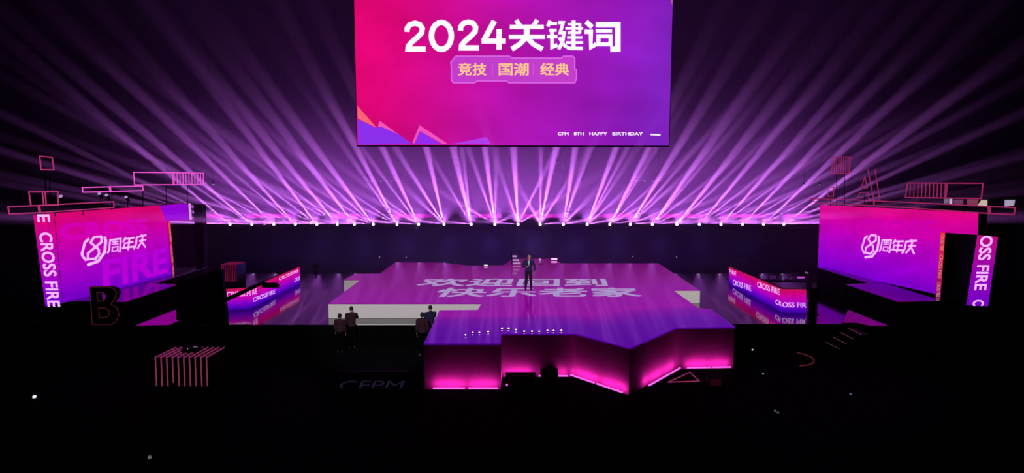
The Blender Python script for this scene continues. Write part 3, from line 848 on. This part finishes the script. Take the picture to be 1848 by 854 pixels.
t = striped_cube('tall cube with dull red stripes standing behind the left LED barrier', a.x, b_.x, 33.0, 34.1, ZW, a.z, 9, glow('dull_stripe_neon', lin((104, 18, 58))), .022, .95)

# ------------------------------------------------------------------ console and lamps behind the right barrier
PK = YP(36.5)
k0, k1 = PK.at(1380, 507), PK.at(1466, 507)
t = thing('control_desk', 'dark control desk with small purple screens behind the right LED barrier', 'desk', ((k0.x + k1.x) / 2, 36.7, ZW))
MB().box(((k0.x + k1.x) / 2, 36.75, k0.z - .03), (k1.x - k0.x, .7, .06)).build('desk_top', M_black, t)
for x in (k0.x + .05, k1.x - .05):
    MB().box((x, 36.75, (ZW + k0.z - .06) / 2), (.06, .6, k0.z - .06 - ZW)).build('leg', M_black, t)
def monitor(lab, xa, xb, ya, yb, col):
    A, B = PK.at(xa, yb), PK.at(xb, ya)
    t = thing('monitor', lab, 'monitor', ((A.x + B.x) / 2, 36.5, k0.z))
    MB().box(((A.x + B.x) / 2, 36.54, (A.z + B.z) / 2), (B.x - A.x + .05, .05, B.z - A.z + .05)).build('bezel', M_black, t)
    MB().box(((A.x + B.x) / 2, 36.51, (A.z + B.z) / 2), (B.x - A.x, .01, B.z - A.z)).build('display', glow('display_' + lab.split()[0], lin(col)), t)
    MB().box(((A.x + B.x) / 2, 36.56, (A.z + k0.z) / 2), (.06, .04, A.z - k0.z)).build('stand', M_black, t)
monitor('dim plum monitor at the left end of the control desk', 1388, 1401, 497.5, 504.5, (58, 22, 74))
monitor('narrow grey monitor near the middle of the control desk', 1411, 1416, 498, 505.5, (84, 66, 116))
monitor('faint monitor right of the narrow one on the control desk', 1423, 1431, 500, 505, (50, 28, 66))
monitor('bright magenta monitor bar at the right end of the control desk', 1439, 1452, 499.5, 502.5, (196, 70, 214))
A = PK.at(1455, 494)
t = thing('desk_lamp', 'small pale gooseneck lamp at the right of the control desk', 'lamp', (A.x + .15, 36.5, k0.z))
MB().tube([(A.x + .2, 36.5, k0.z), (A.x + .2, 36.5, A.z), (A.x + .1, 36.48, A.z + .04)], .015, seg=6).build('gooseneck', M_black, t)
MB().cone((A.x + .1, 36.48, A.z + .03), (A.x - .06, 36.46, A.z + .07), .04, .05).build('lamp_shade', glow('lamp_shade_pale', lin((104, 92, 124))), t)

# ------------------------------------------------------------------ booth, hanging speakers, trusses, pendant lamps
PO = YP(40.0)
o0, o1 = PO.at(1698, 356), PO.at(1838, 356)
t = thing('control_booth', 'dark booth with lit windows rising behind the right LED wall', 'booth', ((o0.x + o1.x) / 2, 41, 0))
MB().box(((o0.x + o1.x) / 2, 41.2, o0.z / 2), (o1.x - o0.x, 2.3, o0.z)).build('booth_wall', M_hall, t)
MB().box(((o0.x + o1.x) / 2, 41.1, o0.z + .05), (o1.x - o0.x + .3, 2.5, .1)).build('roof', M_black, t)
for pts, c in (([(1704, 359), (1712, 359), (1712, 367), (1704, 367)], (112, 96, 122)), ([(1714, 359), (1718.5, 359), (1718.5, 368), (1714, 368)], (205, 180, 205)),
               ([(1722, 361), (1739, 361), (1738, 369), (1722, 369)], (104, 56, 86)), ([(1746, 360), (1766, 360), (1765, 371), (1746, 371)], (126, 58, 84)),
               ([(1772, 361), (1782, 361), (1782, 371.5), (1765, 371)], (202, 182, 172)), ([(1814, 361), (1832, 361), (1830, 371), (1814, 373)], (172, 156, 186))):
    mb = MB().prism([PO.at(x, y, .0) for x, y in pts], (0, .045, 0))
    mb.build('window_pane', glow('lit_pane', lin(c)), t)
PH = YP(69)
for px, lab in ((828, 'cluster of hanging black speakers over the back platform, left of centre'), (1012, 'cluster of hanging black speakers over the back platform, right of centre')):
    c = PH.at(px, 300)
    t = thing('line_array', lab, 'speaker', (c.x, c.y, c.z))
    for k in range(6):
        MB().box((c.x, c.y + .06 * k * k / 5, c.z + .75 - .3 * k), (1.1, .6, .27), bevel=.03).build('speaker_box', M_velvet, t)
    MB().box((c.x, c.y, c.z + 1.0), (1.2, .5, .1)).tube([(c.x, c.y, c.z + 1), (c.x, c.y, 25.985)], .03, seg=6).build('rigging', M_black, t)
    for dx_, dz_ in ((-.3, .3), (.25, .1), (.35, -.35), (-.1, .65)):
        MB().ball((c.x + dx_, c.y - .34, c.z + dz_), .05, 8).build('status_light', glow('status_blue', lin((120, 110, 190))), t)
for x0, x1, y, lab in ((655, 728, 326, 'left'), (1136, 1196, 326, 'right')):
    a, b_ = PH.at(x0, y), PH.at(x1, y)
    t = thing('lighting_truss', f'short hanging truss with small lamps over the back platform, {lab} of the centre', 'truss', ((a.x + b_.x) / 2, 69.2, a.z))
    mb = MB()
    for dy_, dz_ in ((0, 0), (.35, 0), (0, .35), (.35, .35)):
        mb.tube([(a.x, 69 + dy_, a.z + dz_), (b_.x, 69 + dy_, a.z + dz_)], .03, seg=6)
    nn_ = 10
    for i in range(nn_):
        xa = a.x + (b_.x - a.x) * i / nn_; xb = a.x + (b_.x - a.x) * (i + 1) / nn_
        mb.tube([(xa, 69, a.z), (xb, 69, a.z + .35)], .018, seg=5)
    mb.build('lattice', M_trim, t)
    for f_ in (.12, .88):
        MB().tube([(a.x + (b_.x - a.x) * f_, 69.2, a.z + .35), (a.x + (b_.x - a.x) * f_, 69.2, 25.985)], .025, seg=6).build('hanging_cable', M_black, t)
    for f_ in (.2, .45, .7):
        MB().ball((a.x + (b_.x - a.x) * f_, 68.93, a.z - .08), .07, 10).build('lamp', glow('truss_lamp', lin((215, 170, 225)), 1.0), t)
for px, py, lab in ((1451, 333, 'small pale lamp hanging left of the pair beyond the right LED wall'), (1479, 333, 'small greenish lamp hanging right of the pair beyond the right LED wall'), (385, 332, 'small bluish lamp hanging beyond the left LED wall')):
    c = YP(52).at(px, py)
    t = thing('pendant_lamp', lab, 'lamp', c)
    MB().cone(c, c + Vector((0, 0, .2)), .1, .05).build('lamp_shade', M_black, t)
    MB().ball(c, .075, 10).build('bulb', glow('pendant_bulb', lin((150, 170, 205) if px != 1479 else (120, 180, 170))), t)
    MB().tube([c + Vector((0, 0, .2)), (c.x, c.y, 25.985)], .012, seg=5).build('cord', M_black, t)
for px, py, lab in ((685, 465, 'leftmost of the four little lamps on the floor behind the stage'), (733, 465.5, 'second little lamp from the left on the floor behind the stage'), (1142, 463.5, 'third little lamp from the left on the floor behind the stage'), (1221, 465, 'rightmost of the four little lamps on the floor behind the stage')):
    q = at_floor(px, py + 1.5)
    t = thing('floor_lamp', lab, 'lamp', q, 'little lamps on the floor behind the stage')
    MB().cone(q, q + Vector((0, 0, .06)), .1, .08).build('base', M_black, t)
    MB().ball(q + Vector((0, 0, .11)), .06, 10).build('bulb', glow('floor_bulb', lin((150, 140, 190)), 1.2), t)

# ------------------------------------------------------------------ gear on the rear end of the deck
q = D_.at(931, 477.5)
t = thing('keyboard_rack', 'pale stepped equipment rack standing on the rear end of the stage', 'rack', q)
M_lilac = glow('rack_added_glow', lin((196, 140, 206)), 1.0)
M_pl = paint('pale_plastic', (.6, .55, .62), .4, .4)
for dz_, w_, dp in ((.08, .62, .4), (.30, .5, .34), (.55, .34, .3)):
    MB().box((q.x - .25 + w_ / 2, q.y, q.z + dz_ + .02), (w_, dp, .16), bevel=.015).build('rack_unit', M_pl, t)
    MB().box((q.x - .25 + w_ / 2, q.y - dp / 2 - .008, q.z + dz_ + .02), (w_ * .85, .012, .11)).build('added_glow', M_lilac, t)  # glow added to the front so the pale rack looks lit
MB().tube([(q.x - .28, q.y + .05, q.z), (q.x - .28, q.y + .05, q.z + .85)], .025, seg=8).build('upright', M_black, t)
MB().tube([(q.x - .15, q.y + .05, q.z), (q.x - .15, q.y + .05, q.z + .5)], .025, seg=8).build('upright', M_black, t)
q = D_.at(976, 477)
t = thing('microphone_stand', 'thin pink-lit microphone stand behind the host', 'microphone stand', q)
MB().tube([q, q + Vector((0, 0, .55))], .018, seg=8).build('pole', M_pl, t)
MB().cone(q, q + Vector((0, 0, .03)), .16, .14).build('base', M_black, t)
MB().ball(q + Vector((0, 0, .58)), (.045, .045, .06), 10).build('microphone', M_pl, t)
q = D_.at(1000, 470)
t = thing('strobe_light', 'glaring pink strobe light at the rear end of the stage', 'stage light', q)
MB().box(q + Vector((0, 0, .09)), (.5, .2, .18), bevel=.02).build('housing', M_black, t)
MB().box(q + Vector((0, -.105, .1)), (.42, .012, .11)).build('lens', glow('strobe_pink', (1.0, .30, .85), 2.5), t)
q = D_.at(877, 480.5)
t = thing('flood_light', 'small pale flood light on the rear edge of the stage left of the host', 'stage light', q)
MB().box(q + Vector((0, 0, .06)), (.3, .16, .12), bevel=.02).build('housing', M_black, t)
MB().box(q + Vector((0, -.085, .065)), (.24, .012, .07)).build('lens', glow('flood_pale', (.85, .7, 1.0), 1.6), t)

# ------------------------------------------------------------------ floor pieces in front
t3 = [at_floor(1206, 690, .05), at_floor(1262, 688, .05), at_floor(1245, 672, .05)]
t = thing('neon_triangle', 'triangular neon outline lying on the floor right of the stage point', 'neon sign', (t3[0] + t3[1]) / 2 - Vector((0, 0, .05)))
MB().tube(t3, .02, True).build('outline_tube', glow('triangle_neon', lin((134, 40, 92))), t)
mb = MB()
for q in t3: mb.cone((q.x, q.y, 0), (q.x, q.y, .03), .05, .05)
mb.build('foot', M_black, t)
q = at_floor(1291, 699)
t = thing('glow_box', 'small box with a faint dark red face on the floor right of the neon triangle', 'box', (q.x, q.y + .2, 0))
MB().box((q.x, q.y + .2, .16), (.46, .4, .32), bevel=.02).build('box_body', M_black, t)
MB().box((q.x, q.y - .005, .17), (.38, .012, .24)).build('lit_face', glow('faint_red', lin((34, 3, 14))), t)
# steps with lit nosings at the right side stage
st = thing('staircase', 'short black staircase with four faint lit nosings at the right side stage', 'staircase', (at_floor(1520, 620).x, 26.2, 0))
M_nose = glow('nosing_neon', lin((92, 44, 58)))
zs = (.86, .66, .46, .26)
for i, (x, y) in enumerate(((1530, 592), (1516, 600), (1503, 608.5), (1490, 617.5))):
    a, b_ = at_floor(x, y, zs[i]), at_floor(x + 24, y + 12, zs[i])
    d = b_ - a; side = Vector((-d.y, d.x, 0)).normalized()
    if side.x < 0: side = -side
    MB().prism([a + Vector((0, 0, -.02)), b_ + Vector((0, 0, -.02)), b_ + side * .33 + Vector((0, 0, -.02)), a + side * .33 + Vector((0, 0, -.02))], (0, 0, -(zs[i] - .02))).build('step', M_black, st)
    MB().tube([a, b_], .012, seg=6).build('nosing', M_nose, st)
arc = [(1439, 636.5), (1452, 640), (1463, 644), (1469, 650), (1467, 656), (1458, 659), (1444, 660.5)]
ap = [at_floor(x, y, .06) for x, y in arc]
t = thing('neon_arc', 'dim red hooked neon tube lying on the floor right of the stage', 'neon sign', sum(ap, Vector()) / len(ap) - Vector((0, 0, .06)))
MB().tube(ap, .022).build('bent_tube', glow('arc_neon', lin((84, 26, 42))), t)
mb = MB()
for q in ap[::2]: mb.cone((q.x, q.y, 0), (q.x, q.y, .04), .04, .04)
mb.build('foot', M_black, t)
PSg = YP(21.3)
s0, s1 = PSg.at(604, 706), PSg.at(737, 706)
t = thing('letter_board', 'low black board with dim slanted white letters on the floor left of the stage', 'sign', ((s0.x + s1.x) / 2, 21.4, 0))
MB().box(((s0.x + s1.x) / 2, 21.42, .28), (s1.x - s0.x, .2, .56), bevel=.02).build('board', M_black, t)
text_px('board_lettering', 'CFPM', PSg, (610, 704), (724, 704), (617, 687), glow('dim_lettering', lin((30, 20, 42))), t, 0, .02)
for px, py, c, s_, lab in ((62, 716, (235, 235, 245), 1.3, 'bright white pilot lamp on the dark floor at far left'), (270, 825, (92, 98, 92), 1.0, 'grey pilot lamp on the dark floor nearest the camera at left'), (1358, 631, (150, 170, 175), .9, 'pale pilot lamp on the floor just right of the stage'),
                       (1377, 674, (110, 125, 160), .8, 'bluish pilot lamp on the floor in front of the hooked neon tube'), (1399, 741, (72, 80, 74), .8, 'left one of two dim pilot lamps close together on the floor'), (1404, 744, (66, 74, 68), .8, 'right one of two dim pilot lamps close together on the floor'),
                       (1535, 711, (84, 86, 130), .8, 'violet pilot lamp on the dark floor at lower right'), (196, 604, (70, 66, 82), .9, 'faint pilot lamp on the floor below the letter B'), (473, 612, (52, 54, 56), .8, 'faint pilot lamp below the left LED barrier')):
    q = at_floor(px, py, .09)
    q0 = Vector((q.x, q.y, 0))
    t = thing('pilot_lamp', lab, 'lamp', q0, 'pilot lamps on the hall floor')
    MB().cone(q0, q0 + Vector((0, 0, .05)), .09, .06).build('base', M_black, t)
    MB().ball(q0 + Vector((0, 0, .08)), .045 * s_, 10).build('bulb', glow('pilot_bulb', lin(c)), t)

for (xa, xb, yt, lab) in ((349, 365, 369, 'dark tower standing just beyond the far end of the left LED wall'),):
    Pt = YP(40.5)
    A, B = Pt.at(xa, yt), Pt.at(xb, yt)
    t = thing('tower', lab, 'tower', ((A.x + B.x) / 2, 40.75, ZW))
    MB().box(((A.x + B.x) / 2, 40.75, (A.z + ZW) / 2), (B.x - A.x, .5, A.z - ZW), bevel=.02).build('column', M_black, t)
    MB().box(((A.x + B.x) / 2, 40.75, ZW + .03), (B.x - A.x + .3, .8, .06), bevel=.01).build('base_plate', M_black, t)

# ------------------------------------------------------------------ people
M_skin = paint('skin', (.50, .27, .22), .55, .3, noise=.06)
M_navy = paint('navy_suit_cloth', (.014, .014, .055), .8, .15)
M_trs = paint('black_trouser_cloth', (.006, .006, .012), .85, .1)
M_shoe = paint('black_leather', (.006, .006, .007), .3, .4)
M_hair = paint('dark_hair', (.012, .009, .008), .6, .3)
M_plum = paint('dark_plum_cloth', (.030, .010, .018), .85, .1)
M_grey = paint('dull_grey_cloth', (.05, .045, .07), .85, .1)
M_shirt = paint('pale_shirt', (.5, .5, .6), .7, .2)

def cap(mb, a, b, ra, rb):
    mb.cone(a, b, ra, rb, 14); mb.ball(a, ra, 14); mb.ball(b, rb, 14)
def fuse(mb, name, mat, parent, voxel, smooth=2, label=None):
    """fuses overlapping shapes into one continuous surface"""
    me = bpy.data.meshes.new(name)
    bmesh.ops.recalc_face_normals(mb.bm, faces=mb.bm.faces[:])
    mb.bm.to_mesh(me); mb.bm.free()
    o = bpy.data.objects.new(name, me); COL.objects.link(o)
    r = o.modifiers.new('remesh', 'REMESH'); r.mode = 'VOXEL'; r.voxel_size = voxel
    s = o.modifiers.new('smooth', 'SMOOTH'); s.factor = .5; s.iterations = smooth
    bpy.context.view_layer.update()
    m2 = bpy.data.meshes.new_from_object(o.evaluated_get(bpy.context.evaluated_depsgraph_get()))
    bpy.data.objects.remove(o); bpy.data.meshes.remove(me)
    for p in m2.polygons: p.use_smooth = True
    m2.name = name
    m2.materials.clear()
    return link_mesh(name, m2, mat, parent, label)
def hand(mb, w, d, n, s, curl):
    d, n, s = Vector(d).normalized(), Vector(n).normalized(), Vector(s).normalized()
    for k in (-.026, -.009, .009, .026):
        cap(mb, w + d * .01 + s * k * .8, w + d * .085 + s * k, .014, .012)
    for k, ln in ((.03, .038), (.010, .043), (-.010, .040), (-.030, .031)):
        p = w + d * .09 + s * k
        for q in range(3):
            a = curl * (q + 1)
            e = p + (d * math.cos(a) + n * math.sin(a)) * ln * (1 - .18 * q)
            cap(mb, p, e, .0095 - .0008 * q, .0088 - .0008 * q); p = e
    p = w + d * .03 + s * .034
    e = p + (s * .7 + d * .6 + n * .35).normalized() * .045
    cap(mb, p, e, .0125, .011)
    cap(mb, e, e + (d * .75 + n * (.4 + curl * .4) - s * .1).normalized() * .034, .011, .009)
def person(label, loc, rot, height, J, cloth, trousers, hair, voxel, head_turn=0.0, hat=False):
    """J: joint positions of a 1.76 m figure facing -Y"""
    t = thing('person', label, 'person', loc)
    k = height / 1.76
    R3 = Matrix.Rotation(rot, 3, 'Z')
    L = Vector(loc)
    def W(p): return L + R3 @ (Vector(p) * k)
    def V3(p): return R3 @ Vector(p)
    def sc(mb):  # figure-space shapes -> world
        bmesh.ops.transform(mb.bm, matrix=Matrix.Translation(L) @ R3.to_4x4() @ Matrix.Scale(k, 4), verts=mb.bm.verts[:])
        return mb
    j = {a: Vector(b) for a, b in J.items()}
    hd = j['head']
    b = MB()
    cap(b, j['neck'] - Vector((0, 0, .06)), hd - Vector((0, -.01, .05)), .058, .052)
    b.ball(hd + Vector((0, .012, .018)), (.077, .096, .100), 24)
    b.ball(hd + Vector((0, -.018, -.045)), (.058, .068, .068), 20)
    b.cone(hd + Vector((0, -.078, .012)), hd + Vector((0, -.108, -.020)), .008, .016, 10)
    b.ball(hd + Vector((0, -.100, -.022)), .014, 10)
    b.ball(hd + Vector((0, -.082, .034)), (.055, .014, .010), 12)
    b.ball(hd + Vector((0, -.078, -.055)), (.024, .012, .009), 12)
    b.ball(hd + Vector((0, -.070, -.092)), (.026, .022, .018), 12)
    for s in (-1, 1): b.ball(hd + Vector((s * .079, .012, -.008)), (.011, .022, .033), 10)
    b.ball(j['chest'], (.165, .105, .20), 24); b.ball(j['belly'], (.145, .10, .18), 24); b.ball(j['pelvis'], (.155, .11, .13), 24)
    cap(b, j['chest'] + Vector((0, .01, .1)), j['neck'], .10, .06)
    for s in ('r', 'l'):
        cap(b, j['chest'] + Vector((0, 0, .12)), j['sh_' + s], .08, .066)
        cap(b, j['sh_' + s], j['el_' + s], .052, .041); cap(b, j['el_' + s], j['wr_' + s], .040, .027)
        cap(b, j['hip_' + s], j['kn_' + s], .082, .056); cap(b, j['kn_' + s], j['an_' + s], .054, .038)
        cap(b, j['an_' + s] - Vector((0, -.03, .05)), j['an_' + s] + Vector((0, -.14, -.055)), .038, .032)
        hv = j.get('hv_' + s, (j['wr_' + s] - j['el_' + s])); cu = .75 if 'hv_' + s in j else .28
        hn = j.get('hn_' + s, Vector((1 if s == 'r' else -1, 0, 0))); hs2 = j.get('hs_' + s, Vector((0, -1, .1)))
        hand(b, j['wr_' + s], hv, hn, hs2, cu)
    fuse(sc(b), 'body', M_skin, t, voxel * k)
    # jacket: torso and sleeves
    b = MB()
    b.ball(j['chest'], (.188, .130, .215), 24); b.ball(j['belly'], (.170, .125, .20), 24); b.ball(j['pelvis'] + Vector((0, 0, .02)), (.178, .132, .13), 24)
    cap(b, j['chest'] + Vector((0, .012, .08)), j['neck'] - Vector((0, -.01, .01)), .12, .074)
    for s in ('r', 'l'):
        cap(b, j['chest'] + Vector((0, 0, .11)), j['sh_' + s], .10, .083)
        cap(b, j['sh_' + s], j['el_' + s], .073, .058)
        cap(b, j['el_' + s], j['wr_' + s].lerp(j['el_' + s], .12), .058, .043)
    fuse(sc(b), 'jacket', cloth, t, voxel * k * 1.15)
    b = MB()
    b.ball(j['pelvis'] - Vector((0, 0, .02)), (.170, .124, .13), 24)
    for s in ('r', 'l'):
        cap(b, j['hip_' + s], j['kn_' + s], .098, .072); cap(b, j['kn_' + s], j['an_' + s] + Vector((0, .0, .0)), .070, .055)
    fuse(sc(b), 'trousers', trousers, t, voxel * k * 1.15)
    for s in ('r', 'l'):
        b = MB(); an = j['an_' + s]
        b.ball((an.x, an.y + .02, .05), (.046, .062, .052), 14).ball((an.x, an.y - .10, .042), (.05, .115, .042), 16)
        b.box((an.x, an.y - .045, .012), (.088, .27, .022), bevel=.008)
        fuse(sc(b), 'shoe', M_shoe, t, .011 * k)
    b = MB()
    if hair == 'short':
        b.ball(hd + Vector((0, .022, .036)), (.082, .095, .095), 20)
        bmesh.ops.delete(b.bm, geom=[v for v in b.bm.verts if v.co.z < hd.z + .015 - (v.co.y - hd.y) * .8 or (v.co.y < hd.y - .055)], context='VERTS')
    else:
        b.ball(hd + Vector((0, .02, .02)), (.090, .104, .112), 20)
        bmesh.ops.delete(b.bm, geom=[v for v in b.bm.verts if v.co.y < hd.y - .05 and v.co.z < hd.z + .06], context='VERTS')
    sc(b).build('hair', M_hair, t, smooth=True)
    for s in (-1, 1):
        b = MB(); b.ball(hd + Vector((s * .030, -.083, .016)), (.012, .008, .007), 10)
        sc(b).build('eye', M_shoe, t)
    return t, W
BASE = dict(pelvis=(0, 0, .96), belly=(0, 0, 1.12), chest=(0, 0, 1.30), neck=(0, .01, 1.49), head=(0, -.01, 1.645),
            sh_r=(-.185, .01, 1.42), el_r=(-.235, .02, 1.13), wr_r=(-.235, -.06, .89), sh_l=(.185, .01, 1.42), el_l=(.235, .02, 1.13), wr_l=(.235, -.06, .89),
            hip_r=(-.09, 0, .93), kn_r=(-.10, -.02, .51), an_r=(-.11, .02, .09), hip_l=(.09, 0, .93), kn_l=(.10, -.02, .51), an_l=(.11, .02, .09))
# the host
q = D_.at(954, 522.5)
host = dict(BASE)
host.update(head=(.02, -.015, 1.645), kn_r=(-.115, -.02, .51), an_r=(-.15, .02, .09), kn_l=(.105, -.02, .51), an_l=(.125, .0, .09),
            el_r=(-.30, -.03, 1.16), wr_r=(-.13, -.24, 1.14), hv_r=(.85, -.25, .30), hn_r=(.2, -.3, 1.0), hs_r=(.1, -.6, .75),
            el_l=(.30, .0, 1.15), wr_l=(.27, -.15, .93))
pt, W = person('person in a navy suit standing mid-stage, one hand raised holding a microphone', q, 0.0, 1.80, host, M_navy, M_trs, 'short', .009)
b = MB()
b.prism([W((-.05, -.130, 1.46)), W((.05, -.130, 1.46)), W((.012, -.158, 1.20)), W((-.012, -.158, 1.20))], (0, .06, 0)).build('shirt_front', M_shirt, pt)
for s in (-1, 1):
    MB().prism([W((s * .05, -.122, 1.47)), W((s * .085, -.118, 1.40)), W((s * .05, -.150, 1.28)), W((s * .012, -.166, 1.20))], (0, .03, 0)).build('lapel', M_navy, pt)
a, b_ = W((-.045, -.285, 1.16)), W((-.02, -.275, 1.30))
t = thing('microphone', 'silver-headed hand microphone held at the chest of the person mid-stage', 'microphone', a)
MB().cone(a, b_, .013, .018, 12).build('handle', M_black, t)
MB().ball(b_ + (b_ - a).normalized() * .02, .032, 14).build('grille_head', M_white, t)
# people by the left white riser, watching the stage, standing on the hall floor
def watcher(label, px, py_top, y, cloth, hair, rot, arm=None, h=None):
    P = YP(y).at(px, py_top)
    J = dict(BASE)
    if arm: J.update(arm)
    person(label, (P.x, y, 0), rot, h or P.z, J, cloth, M_velvet, hair, .016)
phone_arm = dict(el_r=(-.22, -.16, 1.26), wr_r=(-.10, -.27, 1.42))
watcher('person in dark maroon top near the left end of the white riser', 613, 566, 26.0, M_plum, 'long', math.radians(170))
watcher('taller person with one arm raised near the left end of the white riser', 634, 553.5, 26.7, M_plum, 'short', math.radians(190), phone_arm)
watcher('person in dark maroon top beside the notch of the stage, left of the pair', 762, 564, 25.6, M_plum, 'long', math.radians(185))
watcher('taller person right beside the purple front deck, right of the pair', 776.5, 551.5, 26.8, M_navy, 'short', math.radians(200), phone_arm)
P = YP(45.0).at(570, 471)
J = dict(BASE); J.update(el_r=(-.22, -.05, 1.15), wr_r=(-.04, -.22, 1.12), el_l=(.25, -.05, 1.14), wr_l=(.10, -.24, 1.06))
person('person in grey with folded forearms standing behind the left side stage', (P.x, 45.0, 0), math.radians(25), P.z, J, M_grey, M_trs, 'short', .018)
